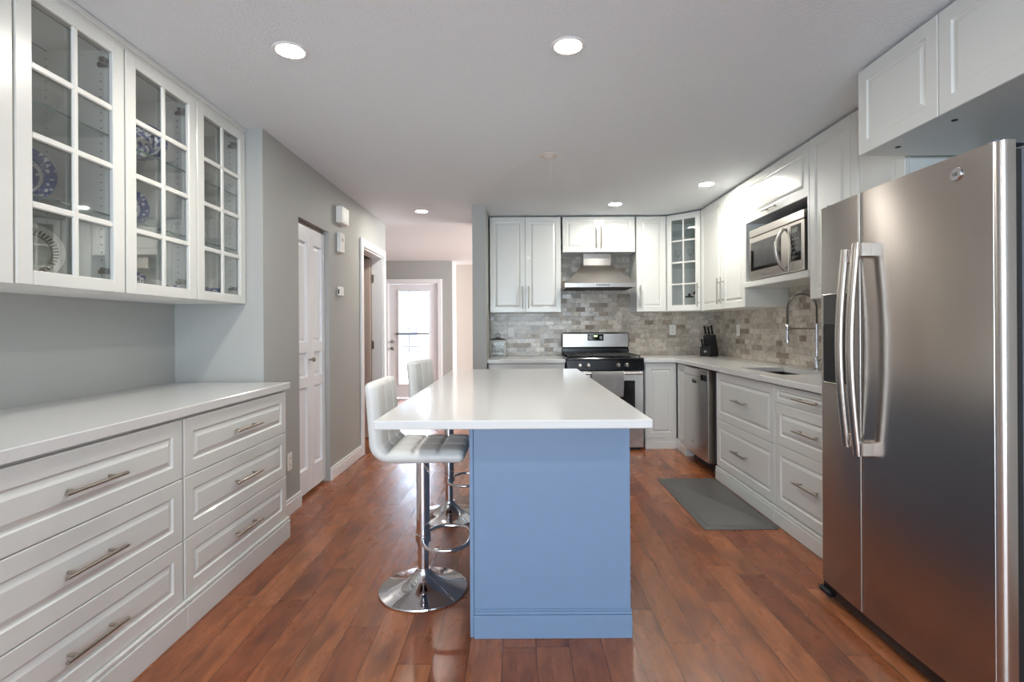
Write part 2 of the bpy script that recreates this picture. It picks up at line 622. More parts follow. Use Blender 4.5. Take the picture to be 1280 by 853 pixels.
def drilled_mat():
    """white cabinet lining with two columns of shelf-pin holes"""
    m, nt, p = new_mat('drilled_white_lining')
    L = nt.links
    p.inputs['Roughness'].default_value = 0.5
    tc = node(nt, 'ShaderNodeTexCoord')
    sp = node(nt, 'ShaderNodeSeparateXYZ')
    L.new(tc.outputs['Object'], sp.inputs[0])
    dz = math_n(nt, 'ABSOLUTE', math_n(nt, 'MULTIPLY', math_n(nt, 'SUBTRACT', math_n(nt, 'FRACT', math_n(nt, 'DIVIDE', sp.outputs['Z'], 0.032)), 0.5), 0.032))
    hit = None
    for yy in (0.085, 0.31):
        dy = math_n(nt, 'ABSOLUTE', math_n(nt, 'SUBTRACT', sp.outputs['Y'], yy))
        r2 = math_n(nt, 'ADD', math_n(nt, 'MULTIPLY', dy, dy), math_n(nt, 'MULTIPLY', dz, dz))
        h_ = math_n(nt, 'LESS_THAN', r2, 0.0032 ** 2)
        hit = h_ if hit is None else math_n(nt, 'MAXIMUM', hit, h_)
    mx = node(nt, 'ShaderNodeMix', data_type='RGBA')
    L.new(hit, mx.inputs['Factor'])
    mx.inputs['A'].default_value = lin((238, 238, 236))
    mx.inputs['B'].default_value = lin((45, 47, 47))
    L.new(mx.outputs['Result'], p.inputs['Base Color'])
    return m
M_drilled = drilled_mat()
M_floor = floor_mat()
M_tile_x = tile_mat('marble_mosaic_back', 'X')
M_tile_y = tile_mat('marble_mosaic_side', 'Y')
M_blueplate = china_mat('blue_transfer_plate', True, 0.13, 'blue')
M_giltplate = china_mat('gilt_plate', True, 0.13, 'gilt')
M_bluechina = china_mat('blue_transfer_china', False, 0.1, 'blue')

# ------------------------------------------------------------------ room shell
LW, RW, BW, CH = -2.056, 2.255, 5.90, 2.44       # left wall, right wall, kitchen back wall, ceiling
PW = -1.523                                       # closet wall
structure('floor', MB().box(-4.4, 3.2, -3.4, 9.9, -0.1, 0), M_floor)
structure('ceiling', MB().box(-4.4, RW + 0.1, -3.4, 6.0, CH, CH + 0.1), M_ceil)
structure('ceiling_hall', MB().box(-4.4, 3.2, 6.0, 9.95, CH, CH + 0.1), M_ceil_h)
structure('wall_left', MB().box(LW - 0.1, LW, -3.3, 3.10, 0, CH), M_wall)
# wall with the closet door and the open doorway
w = MB()
CD0, CD1, CDH = 3.605, 4.185, 2.02
DD0, DD1, DDH = 5.075, 5.855, 2.045
w.box(LW - 0.1, PW, 3.10, 3.20, 0, CH)
w.box(PW - 0.12, PW, 3.20, CD0, 0, CH).box(PW - 0.12, PW, CD0, CD1, CDH, CH).box(PW - 0.12, PW, CD1, DD0, 0, CH)
w.box(PW - 0.12, PW, DD0, DD1, DDH, CH).box(PW - 0.12, PW, DD1, 6.0, 0, CH)
structure('wall_closet', w, M_wall)
structure('wall_closet_inside', MB().box(PW - 0.75, PW - 0.7, 3.2, 4.6, 0, CH), M_wall)
s = MB()
s.box(-3.05, -3.0, 4.60, 6.0, 0, CH).box(-3.0, PW - 0.12, 4.55, 4.60, 0, CH).box(-3.0, PW - 0.12, 5.95, 6.0, 0, CH)
structure('wall_side_room', s, M_wall_w)
structure('wall_back', MB().box(-0.303, RW + 0.1, BW, BW + 0.1, 0, CH), M_wall)
structure('wall_stub', MB().box(-0.435, -0.303, 5.06, 6.0, 0, CH, 0.003), M_wall)
structure('wall_right', MB().box(RW, RW + 0.1, -3.3, BW, 0, CH), M_wall)
# room behind the photographer: wall with a wide patio window opening
w = MB()
w.box(LW - 0.1, -1.95, -3.4, -3.3, 0, CH).box(1.55, RW + 0.1, -3.4, -3.3, 0, CH)
w.box(-1.95, 1.55, -3.4, -3.3, 0, 0.3).box(-1.95, 1.55, -3.4, -3.3, 2.28, CH)
structure('wall_rear', w, M_wall)
w = MB()
for x in (-1.95, -0.78, 0.39, 1.50):
    w.box(x, x + 0.05, -3.38, -3.30, 0.3, 2.28)
w.box(-1.95, 1.55, -3.38, -3.30, 0.3, 0.35).box(-1.95, 1.55, -3.38, -3.30, 2.23, 2.28)
structure('window_1', w, M_trim)
MB().box(-1.96, 1.56, -3.41, -3.39, 0.29, 2.29).build('sky_block_panel', M_trim, bpy.data.objects['window_1'])  # added unseen panel, keeps sky light out of the rear opening
# hall beyond
HD0, HD1, HDH = -2.285, -1.405, 2.04             # exterior door opening in the far hall wall
w = MB()
w.box(-4.4, HD0, 9.17, 9.27, 0, CH).box(HD1, -1.148, 9.17, 9.27, 0, CH).box(HD0, HD1, 9.17, 9.27, HDH, CH)
structure('wall_hall_far', w, M_wall)
structure('wall_hall_corner', MB().box(-1.25, -1.148, 9.27, 9.85, 0, CH), M_trim)  # side face lit from the right, its brightness put into the white colour
structure('wall_hall_end', MB().box(-1.148, 3.1, 9.76, 9.86, 0, CH), M_wall_w)
structure('wall_hall_left', MB().box(-4.4, -4.3, 6.0, 9.17, 0, CH), M_wall)
structure('wall_hall_near', MB().box(-4.3, PW - 0.12, 6.0, 6.1, 0, CH), M_wall)
w = MB()
w.box(3.0, 3.1, 6.0, 6.6, 0, CH).box(3.0, 3.1, 9.2, 9.76, 0, CH).box(3.0, 3.1, 6.6, 9.2, 0, 0.5).box(3.0, 3.1, 6.6, 9.2, 2.3, CH)
structure('wall_hall_right', w, M_wall_w)
w = MB()
for y in (6.6, 7.45, 8.3, 9.15):
    w.box(3.02, 3.08, y, y + 0.05, 0.5, 2.3)
w.box(3.02, 3.08, 6.65, 9.15, 0.5, 0.55).box(3.02, 3.08, 6.65, 9.15, 2.25, 2.3)
structure('window_2', w, M_trim)
MB().box(3.085, 3.095, 6.6, 9.2, 0.5, 2.3).build('sky_block_panel', M_trim, bpy.data.objects['window_2'])  # added out of view to shut the sky out of the hall
structure('wall_hall_divider', MB().box(-0.303, 3.0, 6.0, 6.05, 0, CH), M_wall_w)

# tiled splashbacks
structure('wall_tiles_back', MB().box(-0.302, 2.246, BW - 0.009, BW - 0.001, 0.916, 2.06), M_tile_x)
structure('wall_tiles_right', MB().box(RW - 0.009, RW - 0.001, 2.45, BW - 0.011, 0.916, 2.06), M_tile_y)

# baseboards
def baseboard(name, boxes):
    b = MB()
    for (x0, x1, y0, y1, nx, ny) in boxes:
        b.box(x0, x1, y0, y1, 0, 0.085, 0.002)
        b.box(x0 + (0.004 if nx < 0 else 0), x1 - (0.004 if nx > 0 else 0), y0 + (0.004 if ny < 0 else 0), y1 - (0.004 if ny > 0 else 0), 0.085, 0.107, 0.003)
    structure(name, b, M_trim)
baseboard('baseboard_closet_wall', [(PW + 0.001, PW + 0.016, 3.10, CD0 - 0.002, 1, 0), (PW + 0.001, PW + 0.016, CD1 + 0.002, DD0 - 0.075, 1, 0)])
baseboard('baseboard_hall_end', [(-1.14, 1.0, 9.744, 9.759, 0, -1)])
baseboard('baseboard_hall_far', [(HD1 + 0.08, -1.15, 9.154, 9.169, 0, -1)])

# casing of the open doorway
t = MB()
t.box(PW + 0.001, PW + 0.022, DD0 - 0.075, DD0, 0, DDH + 0.075, 0.004).box(PW + 0.001, PW + 0.022, DD1, DD1 + 0.075, 0, DDH + 0.075, 0.004)
t.box(PW + 0.001, PW + 0.022, DD0, DD1, DDH, DDH + 0.075, 0.004)
t.box(PW - 0.121, PW + 0.001, DD0, DD0 + 0.016, 0, DDH).box(PW - 0.121, PW + 0.001, DD1 - 0.016, DD1, 0, DDH).box(PW - 0.121, PW + 0.001, DD0 + 0.016, DD1 - 0.016, DDH - 0.016, DDH)
structure('trim_1', t, M_trim)
# open interior door swung into the side room
d2 = structure('door_2', MB().box(PW - 0.88, PW - 0.125, DD1 - 0.055, DD1 - 0.020, 0.01, DDH - 0.02, 0.003), M_warm_lit_door)
for z in (0.25, 1.05, 1.80):
    MB().box(PW - 0.1205, PW - 0.096, DD1 - 0.0195, DD1 - 0.0165, z - 0.045, z + 0.045).cyl((PW - 0.118, DD1 - 0.025, z - 0.045), (PW - 0.118, DD1 - 0.025, z + 0.045), 0.006, 10).build('hinge', M_nickel, d2)

# closet bifold door: two leaves of three raised panels each
Rm = Matrix.Translation((PW - 0.035, CD0, 0)) @ Matrix.Rotation(PI / 2, 4, 'Z')
lw = (CD1 - CD0 - 0.012) / 2
t = MB().box(0.0, CD1 - CD0, 0.02, 0.05, CDH - 0.025, CDH - 0.002)
d1 = structure('door_1', MB().box(PW - 0.10, PW - 0.045, CD0 + 0.002, CD1 - 0.002, CDH - 0.022, CDH - 0.001), M_nickel)
for k in range(2):
    x0 = 0.004 + k * (lw + 0.004)
    b = MB().box(x0, x0 + lw, 0.0, 0.012, 0.025, CDH - 0.028, 0.0)
    b = MB()
    fr = [(0.025, 0.20), (0.82, 0.90), (1.05, 1.11), (1.87, CDH - 0.028)]
    st = 0.062
    zz = [0.025, 0.20, 0.80, 0.875, 1.06, 1.135, 1.875, CDH - 0.028]
    b.box(x0, x0 + st, -0.001, 0.030, zz[0], zz[7], 0.002, Rm).box(x0 + lw - st, x0 + lw, -0.001, 0.030, zz[0], zz[7], 0.002, Rm)
    for a, c in ((0, 1), (2, 3), (4, 5), (6, 7)):
        b.box(x0 + st, x0 + lw - st, -0.001, 0.030, zz[a], zz[c], 0.001, Rm)
    for a, c in ((1, 2), (3, 4), (5, 6)):
        b.panel(x0 + st - 0.001, x0 + lw - st + 0.001, zz[a] - 0.001, zz[c] + 0.001, 0.018, 0.004, 0.010, Rm)
    b.build('leaf', M_door, d1, angle=8)
kx = 0.004 + lw - 0.028
MB().lathe([(0.008, 0), (0.008, 0.018), (0.017, 0.028), (0.018, 0.038), (0.010, 0.046), (0, 0.047)], 20,
           Rm @ Matrix.Translation((kx, -0.001, 1.005)) @ Matrix.Rotation(PI / 2, 4, 'X')).build('knob', M_nickel, d1)

# exterior door with blind at the end of the hall
t = MB()
t.box(HD0 - 0.075, HD0, 9.148, 9.169, 0, HDH + 0.075, 0.004).box(HD1, HD1 + 0.075, 9.148, 9.169, 0, HDH + 0.075, 0.004).box(HD0, HD1, 9.148, 9.169, HDH, HDH + 0.075, 0.004)
t.box(HD0, HD0 + 0.012, 9.17, 9.27, 0, HDH).box(HD1 - 0.012, HD1, 9.17, 9.27, 0, HDH).box(HD0 + 0.012, HD1 - 0.012, 9.17, 9.27, HDH - 0.012, HDH)
structure('trim_2', t, M_trim)
GX0, GX1, GZ0, GZ1 = -2.10, -1.565, 0.25, 1.905
b = MB()
dx0, dx1, dz1 = HD0 + 0.015, HD1 - 0.015, HDH - 0.015
b.box(dx0, GX0, 9.185, 9.225, 0.01, dz1, 0.002).box(GX1, dx1, 9.185, 9.225, 0.01, dz1, 0.002)
b.box(GX0, GX1, 9.185, 9.225, 0.01, GZ0, 0.002).box(GX0, GX1, 9.185, 9.225, GZ1, dz1, 0.002)
b.box(GX0 - 0.025, GX0, 9.175, 9.184, GZ0 - 0.025, GZ1 + 0.025, 0.003).box(GX1, GX1 + 0.025, 9.175, 9.184, GZ0 - 0.025, GZ1 + 0.025, 0.003)
b.box(GX0, GX1, 9.175, 9.184, GZ1, GZ1 + 0.025, 0.003).box(GX0, GX1, 9.175, 9.184, GZ0 - 0.025, GZ0, 0.003)
d3 = structure('door_3', b, M_door)
b = MB()
for k in (1, 2):
    x = GX0 + (GX1 - GX0) * k / 3
    b.box(x - 0.008, x + 0.008, 9.201, 9.213, GZ0, GZ1)
for k in range(1, 5):
    z = GZ0 + (GZ1 - GZ0) * k / 5
    b.box(GX0, GX1, 9.2015, 9.2125, z - 0.008, z + 0.008)
b.build('muntin_grid', M_trim, d3)
MB().box(GX0, GX1, 9.215, 9.219, GZ0, GZ1).build('glass', M_pane, d3)
b = MB()
z = 1.90
while z > 1.17:
    b.box(GX0 + 0.005, GX1 - 0.005, -0.008, 0.008, -0.0006, 0.0006, 0, Matrix.Translation((0, 9.188, z)) @ Matrix.Rotation(0.55, 4, 'X'))
    z -= 0.021
bl = b.build('blind', M_trim, d3)
MB().box(GX0 - 0.06, GX1 + 0.01, 9.165, 9.174, 1.125, 1.16, 0.003).build('blind_rail', M_nickel, bl)
for z, r in ((1.005, 0.026), (0.885, 0.028)):
    MB().lathe([(r, 0), (r, 0.008), (0.012, 0.012), (0.012, 0.03), (r * 0.9, 0.04), (r * 0.9, 0.055), (0, 0.06)], 18,
               Matrix.Translation((-2.21, 9.185, z)) @ Matrix.Rotation(PI / 2, 4, 'X')).build('lock', M_nickel, d3)

# outside, seen through the door's glass
M_siding = mat('pale_siding', (205, 212, 222), 0.8, noise=0.04, nscale=4)
M_snow = mat('pale_ground', (200, 200, 198), 0.9, noise=0.08, nscale=2)
structure('ground_outside', MB().box(-12, 8, 9.95, 30, -0.3, -0.15), M_snow)
h = thing('neighbour_house', 'pale house with blue windows outside the glazed hall door', 'house', (-3.4, 16.0, -0.15))
MB().box(-4, 4.5, 0, 6, 0, 5.5).build('wall', M_siding, h)
M_bluewin = mat('blue_window_glass', (48, 62, 84), 0.2, noise=0.05)
for x in (-0.4, 0.75, 1.9):
    for z in (0.6, 2.2):
        f = MB().box(x, x + 0.8, -0.05, -0.001, z, z + 1.1, 0.01).build('window', M_trim, h)
        MB().box(x + 0.07, x + 0.73, -0.06, -0.051, z + 0.07, z + 1.03).build('pane', M_bluewin, f)

# ------------------------------------------------------------------ cabinet builders (local: x to the right, y into the cabinet, z up)
def bar_handle(parent, cx, cz, length=0.24, vertical=False, y=0.0):
    b = MB()
    h = length / 2
    so = -0.033
    if vertical:
        b.tube([(cx, y + so, cz - h), (cx, y + so, cz + h)], 0.0062, 12)
        for s_ in (-1, 1):
            b.cyl((cx, y - 0.0002, cz + s_ * (h - 0.04)), (cx, y + so, cz + s_ * (h - 0.04)), 0.005, 10)
    else:
        b.tube([(cx - h, y + so, cz), (cx + h, y + so, cz)], 0.0062, 12)
        for s_ in (-1, 1):
            b.cyl((cx + s_ * (h - 0.04), y - 0.0002, cz), (cx + s_ * (h - 0.04), y + so, cz), 0.005, 10)
    return b.build('handle', M_nickel, parent, label='brushed nickel bar handle')

G = 0.0015
def door(parent, x0, x1, z0, z1, handle=None, t=0.02, b=0.058, hl=0.24, name='door'):
    d = MB().panel(x0 + G, x1 - G, z0 + G, z1 - G, t, b).build(name, M_cab, parent, angle=8)
    if handle:
        kind, hx, hz = handle
        bar_handle(d, hx, hz, hl, kind == 'v')
    return d

def glazed_door(parent, x0, x1, z0, z1, rows=4, stile=0.06, rail=0.05, mun=0.024, handle=None):
    x0, x1, z0, z1 = x0 + G, x1 - G, z0 + G, z1 - G
    b = MB()
    t = 0.02
    b.box(x0, x0 + stile, 0, t, z0, z1, 0.003).box(x1 - stile, x1, 0, t, z0, z1, 0.003)
    b.box(x0 + stile - 0.002, x1 - stile + 0.002, 0.0002, t, z0, z0 + rail, 0.003).box(x0 + stile - 0.002, x1 - stile + 0.002, 0.0002, t, z1 - rail, z1, 0.003)
    xm = (x0 + x1) / 2
    b.box(xm - mun / 2, xm + mun / 2, 0.002, t - 0.006, z0 + rail - 0.002, z1 - rail + 0.002, 0.004)
    hh = (z1 - z0 - 2 * rail - (rows - 1) * mun) / rows
    for k in range(1, rows):
        z = z0 + rail + k * hh + (k - 1) * mun
        b.box(x0 + stile - 0.002, x1 - stile + 0.002, 0.003, t - 0.006, z, z + mun, 0.004)
    d = b.build('door', M_cab, parent)
    MB().box(x0 + stile - 0.004, x1 - stile + 0.004, t - 0.005, t - 0.001, z0 + rail - 0.004, z1 - rail + 0.004).build('glass', M_glass, d, label='eight divided panes of clear glass')
    if handle:
        bar_handle(d, handle[1], handle[2], 0.24, True)
    return d

def carcass(parent, w, d, z0, z1, open_front=False, y0=0.0215, name='body'):
    b = MB()
    if not open_front:
        b.box(0.0005, w - 0.0005, y0, d, z0, z1, 0.001)
    else:
        t = 0.018
        b.box(0.0005, t, y0, d, z0, z1).box(w - t, w - 0.0005, y0, d, z0, z1)
        b.box(t, w - t, y0, d, z0, z0 + t).box(t, w - t, y0, d, z1 - t, z1).box(t, w - t, d - 0.008, d, z0 + t, z1 - t)
    return b.build(name, M_carc if open_front else M_cab, parent)

def plinth(parent, x0, x1, y, d, h=0.105):
    b = MB().box(x0, x1, y, d, 0.0, h - 0.022, 0.002)
    b.box(x0, x1, y + 0.007, d, h - 0.022, h - 0.015).box(x0, x1, y + 0.001, d, h - 0.015, h, 0.003)
    return b.build('plinth', M_cab, parent)

ROT = {'+x': PI / 2, '-x': -PI / 2, '-y': 0.0}
def place(name, label, cat, x, y, face, z=0.0, group=None):
    return thing(name, label, cat, (x, y, z), ROT[face], group)

# ------------------------------------------------------------------ sideboard run along the left wall
SX = -1.365
for (ya, yb, lab) in ((2.108, 3.045, 'white three-drawer base cabinet beside the closet wall'),
                      (1.18, 2.105, 'white three-drawer base cabinet cut by the frame under glazed cabinets')):
    c = place('drawer_cabinet', lab, 'cabinet', SX, ya, '+x', group='drawer cabinets under the long white counter')
    wd = yb - ya
    carcass(c, wd, 0.675, 0.105, 0.876)
    for z0, z1 in ((0.125, 0.370), (0.370, 0.625), (0.625, 0.866)):
        door(c, 0.002, wd - 0.002, z0, z1, ('h', wd / 2, (z0 + z1) / 2), name='drawer')
    plinth(c, 0.0, wd + (0.018 if ya > 2 else 0), -0.013, 0.675, 0.124)
ct = MB().box(LW + 0.002, -1.352, 1.15, 3.075, 0.8775, 0.917, 0.003).build('countertop', M_quartz)
tag(ct, 'long white quartz counter under the glazed wall cabinets', 'countertop')

# wall cabinets above it
UX = -1.623
UZ0, UZ1 = 1.385, 2.402
def china_cabinet(ya, yb, label):
    c = place('display_cabinet', label, 'cabinet', UX, ya, '+x', group='glazed cabinets on the left wall')
    wd = yb - ya
    D = UX - LW - 0.003
    carcass(c, wd, D, UZ0, UZ1, True).data.materials[0] = M_drilled
    glazed_door(c, 0.0, wd, UZ0 - 0.002, UZ1)
    for z in (1.698, 2.025):
        sh = MB().box(0.019, wd - 0.019, 0.045, D - 0.010, z, z + 0.007).build('shelf', M_shelf, c, label='clear glass shelf')
        MB().box(0.019, wd - 0.019, 0.0435, 0.0449, z, z + 0.007).build('edge', M_shelf_edge, sh)
    for z in (1.46, 2.31):
        MB().box(wd - 0.075, wd - 0.019, 0.026, 0.05, z, z + 0.022, 0.003).box(wd - 0.034, wd - 0.0185, 0.03, 0.09, z + 0.002, z + 0.020, 0.003).build('hinge', M_brass, c)
    return c
china_cabinet(1.6725, 2.1425, 'glazed white cabinet holding the gilt-rimmed plate, nearest the camera')
china_cabinet(2.1465, 2.6225, 'glazed white cabinet holding the blue sauce boat, middle of three')
china_cabinet(2.6265, 3.095, 'glazed white cabinet with two small cups, at the wall corner')
c = place('wall_cabinet', 'plain white wall cabinet at the picture edge before the glazed ones', 'cabinet', UX, 1.20, '+x')
carcass(c, 0.468, UX - LW - 0.003, UZ0, UZ1)
door(c, 0.0, 0.468, UZ0 - 0.004, UZ1)
structure('trim_3', MB().box(LW + 0.002, UX - 0.006, 1.20, 3.097, UZ1 + 0.001, CH - 0.004).box(LW + 0.002, UX + 0.006, 1.20, 3.099, UZ1 + 0.012, CH - 0.001, 0.004), M_cab)

# ------------------------------------------------------------------ back run
YU = 5.542
DU = BW - 0.002 - YU
DT = BW - 0.011 - YU
TOP = 2.426
def wall_cab(label, x0, x1, z0, doors, depth=DT):
    c = place('wall_cabinet', label, 'cabinet', x0, YU, '-y', group='white wall cabinets around the cooking corner')
    carcass(c, x1 - x0, depth, z0 + 0.002, TOP)
    for (a, b_, hd) in doors:
        door(c, a, b_, z0, TOP, hd, b=0.052)
    return c
wl = 0.766
wall_cab('tall two-door white wall cabinet beside the grey stub wall', -0.290, 0.478, 1.400,
         [(0.002, wl / 2, ('v', wl / 2 - 0.034, 1.562)), (wl / 2, wl, ('v', wl / 2 + 0.034, 1.562))])
wh = 0.78
wall_cab('short two-door white wall cabinet above the range hood', 0.494, 1.274, 2.042,
         [(0.0, wh / 2, ('v', wh / 2 - 0.026, 2.205)), (wh / 2, wh, ('v', wh / 2 + 0.026, 2.205))])
wall_cab('narrow single-door white wall cabinet between hood and corner', 1.288, 1.606, 1.400,
         [(0.0, 0.318, ('v', 0.034, 1.562))])
# diagonal glazed corner cabinet
ca, cb_ = Vector((1.609, 5.540)), Vector((1.880, 5.2725))
dv = cb_ - ca
cw = dv.length
c = thing('corner_display_cabinet', 'glazed diagonal white wall cabinet in the corner over the knife block', 'cabinet', (ca.x, ca.y, 0), math.atan2(dv.y, dv.x))
Minv = (Matrix.Translation((ca.x, ca.y, 0)) @ Matrix.Rotation(math.atan2(dv.y, dv.x), 4, 'Z')).inverted()
def loc2(x, y):
    p = Minv @ Vector((x, y, 0))
    return (p.x, p.y)
zb0 = 1.402
foot = [loc2(1.6095, 5.567), loc2(1.6095, BW - 0.012), loc2(RW - 0.012, BW - 0.012), loc2(RW - 0.012, 5.2735), loc2(1.905, 5.2735)]
b = MB()
b.prism(foot, zb0, zb0 + 0.018, 'z').prism(foot, TOP - 0.018, TOP, 'z')
for i in range(4):
    a, d_ = Vector(foot[i]), Vector(foot[i + 1])
    n_ = Vector((-(d_ - a).y, (d_ - a).x)).normalized()
    cen = sum((Vector(q) for q in foot), Vector((0, 0))) / 5
    if (cen - a).dot(n_) < 0:
        n_ = -n_
    q = [tuple(a), tuple(d_), tuple(d_ + n_ * 0.012), tuple(a + n_ * 0.012)]
    b.prism(q, zb0 + 0.018, TOP - 0.018, 'z')
b.build('body', M_carc, c)
glazed_door(c, 0.002, cw - 0.002, 1.400, TOP, stile=0.055, rail=0.062, mun=0.018, handle=('v', cw - 0.024, 1.562))
for z in (1.895, 2.25):
    MB().prism([loc2(1.63, 5.60), loc2(1.63, BW - 0.03), loc2(RW - 0.03, BW - 0.03), loc2(RW - 0.03, 5.30), loc2(1.93, 5.30)], z, z + 0.012, 'z').build('shelf', M_shelf, c, label='clear glass shelf')

# ------------------------------------------------------------------ right run, wall cabinets
XU = 1.881
DR = RW - 0.011 - XU
def wall_cab_r(label, yfar, ynear, z0, doors, name='wall_cabinet'):
    c = place(name, label, 'cabinet', XU, yfar, '-x', group='white wall cabinets around the cooking corner')
    carcass(c, yfar - ynear, DR, z0 + 0.002, TOP)
    for (a, b_, hd) in doors:
        door(c, a, b_, z0, TOP, hd)
    return c
w1 = 5.270 - 4.252
wall_cab_r('two-door white wall cabinet between corner cabinet and microwave', 5.270, 4.252, 1.394,
           [(0.0, 0.545, ('v', 0.545 - 0.045, 1.562)), (0.545, w1, ('v', 0.545 + 0.04, 1.562))])
c = place('microwave_cabinet', 'white wall cabinet with an open niche holding the microwave', 'cabinet', XU, 4.249, '-x')
wm = 4.249 - 3.315
b = MB().box(0.0005, wm - 0.0005, 0.0215, DR, 2.072, TOP, 0.001)
b.box(0.0005, 0.018, 0.0, DR, 1.595, 2.072, 0.001).box(wm - 0.018, wm - 0.0005, 0.0, DR, 1.595, 2.072, 0.001).box(0.018, wm - 0.018, DR - 0.012, DR, 1.595, 2.072)
b.build('body', M_cab, c)
MB().box(0.0005, wm - 0.0005, -0.012, DR, 1.548, 1.5945, 0.005).build('shelf', M_cab, c)
door(c, 0.0, wm, 2.070, TOP, ('h', wm / 2 - 0.01, 2.105), hl=0.20)
w3 = 3.312 - 2.495
wall_cab_r('two-door white wall cabinet half hidden behind the refrigerator', 3.312, 2.495, 1.404,
           [(0.0, w3 / 2, None), (w3 / 2, w3, None)])
# over the refrigerator
c = place('bridge_cabinet', 'deep two-door white cabinet bridging over the refrigerator', 'cabinet', 1.615, 2.436, '-x')
wf = 0.93
carcass(c, wf, RW - 0.003 - 1.615, 2.034, TOP + 0.002)
door(c, 0.0, 0.463, 2.030, TOP)
door(c, 0.463, wf, 2.030, TOP)
for xx in (0.12, 0.42):
    MB().cyl((xx, 0.10, 2.0315), (xx, 0.10, 2.0345), 0.011, 14).build('screw_cap', M_blackm, c)

# ------------------------------------------------------------------ base cabinets and counters
c = place('base_cabinet', 'white drawer cabinet below the glass lantern, mostly behind the island', 'cabinet', -0.295, 5.220, '-y', group='white base cabinets')
carcass(c, 0.78, BW - 0.003 - 5.22, 0.105, 0.876)
for z0, z1 in ((0.115, 0.37), (0.37, 0.62), (0.62, 0.866)):
    door(c, 0.002, 0.778, z0, z1, ('h', 0.39, (z0 + z1) / 2), name='drawer')
plinth(c, 0, 0.78, -0.008, 0.5)
c = place('base_cabinet', 'narrow single-door white base cabinet between range and corner', 'cabinet', 1.290, 5.220, '-y', group='white base cabinets')
carcass(c, 0.323, BW - 0.003 - 5.22, 0.105, 0.876)
door(c, 0.003, 0.321, 0.108, 0.868, None)
plinth(c, 0, 0.336, -0.008, 0.5)
XB = 1.615
DB = RW - 0.003 - XB
c = place('corner_base_cabinet', 'narrow white corner filler cabinet beside the dishwasher', 'cabinet', XB, 5.2065, '-x', group='white base cabinets')
carcass(c, 0.295, DB, 0.105, 0.876)
door(c, 0.002, 0.293, 0.108, 0.868, None)
plinth(c, 0.0, 0.28, -0.008, 0.3)
c = place('sink_cabinet', 'white two-drawer base cabinet under the sink', 'cabinet', XB, 4.190, '-x', group='white base cabinets')
ws = 4.190 - 3.242
b = MB().box(0.0005, 0.018, 0.0215, DB, 0.105, 0.876).box(ws - 0.018, ws - 0.0005, 0.0215, DB, 0.105, 0.876).box(0.018, ws - 0.018, DB - 0.01, DB, 0.105, 0.876).box(0.018, ws - 0.018, 0.0215, DB - 0.01, 0.105, 0.123).box(0.018, ws - 0.018, 0.0215, 0.05, 0.83, 0.876)
b.build('body', M_cab, c)
door(c, 0.002, ws - 0.002, 0.112, 0.490, ('h', ws / 2, 0.305), name='drawer')
door(c, 0.002, ws - 0.002, 0.490, 0.868, ('h', ws / 2, 0.685), name='drawer')
plinth(c, 0.0, ws, -0.012, 0.3)
c = place('drawer_cabinet', 'white three-drawer base cabinet between sink and refrigerator', 'cabinet', XB, 3.239, '-x', group='white base cabinets')
wd = 3.239 - 2.42
carcass(c, wd, DB, 0.105, 0.876)
door(c, 0.002, wd - 0.002, 0.755, 0.868, ('h', wd / 2 - 0.03, 0.812), b=0.03, name='drawer')
door(c, 0.002, wd - 0.002, 0.500, 0.755, ('h', wd / 2 - 0.03, 0.628), name='drawer')
door(c, 0.002, wd - 0.002, 0.112, 0.500, ('h', wd / 2 - 0.03, 0.330), name='drawer')
plinth(c, 0.0, wd, -0.012, 0.3)

ct = MB().box(-0.300, 0.488, 5.190, BW - 0.011, 0.8775, 0.915, 0.003).build('countertop', M_quartz)
tag(ct, 'short white quartz counter under the glass lantern', 'countertop')
SK = (1.735, 2.085, 3.385, 4.035)
b = MB()
XF = 1.588
b.box(1.276, XF, 5.190, BW - 0.011, 0.8775, 0.915, 0.003)
b.box(XF - 0.004, RW - 0.011, SK[3], BW - 0.011, 0.8775, 0.915, 0.003)
b.box(XF - 0.004, SK[0], SK[2], SK[3], 0.8775, 0.915, 0.0)
b.box(SK[1], RW - 0.011, SK[2], SK[3], 0.8775, 0.915, 0.0)
b.box(XF - 0.004, RW - 0.011, 2.42, SK[2], 0.8775, 0.915, 0.003)
ct = b.build('countertop', M_quartz)
tag(ct, 'L-shaped white quartz counter running from range past the sink', 'countertop')

# sink and faucet
b = MB()
x0, x1, y0, y1 = SK
t = 0.006
b.box(x0 - t, x0, y0 - t, y1 + t, 0.70, 0.8765).box(x1, x1 + t, y0 - t, y1 + t, 0.70, 0.8765)
b.box(x0, x1, y0 - t, y0, 0.70, 0.8765).box(x0, x1, y1, y1 + t, 0.70, 0.8765).box(x0, x1, y0, y1, 0.694, 0.70)
M_sink = mat('dark_composite', (58, 54, 54), 0.3, noise=0.15, nscale=200)
sk = thing('sink', 'dark undermount sink set in the white counter', 'sink', (0, 0, 0))
b.build('basin', M_sink, sk)
MB().lathe([(0.045, 0.7005), (0.045, 0.704), (0.03, 0.704), (0.0, 0.7025)], 24, Matrix.Translation((1.92, 3.71, 0))).build('drain', M_chrome, sk)
f = thing('faucet', 'tall chrome spring faucet standing behind the sink', 'faucet', (2.155, 3.71, 0.9155))
MB().lathe([(0.028, 0), (0.028, 0.008), (0.022, 0.012), (0.022, 0.095), (0.019, 0.10), (0.0, 0.10)], 24).build('base', M_chrome, f)
MB().cyl((0, 0, 0.10), (0, 0, 0.335), 0.0115, 16).build('pole', M_chrome, f)
arch = [(0, 0, 0.335), (0, 0, 0.43)]
for k in range(0, 21):
    a = PI * k / 20
    arch.append((-0.105 + 0.105 * math.cos(a), 0, 0.445 + 0.105 * math.sin(a)))
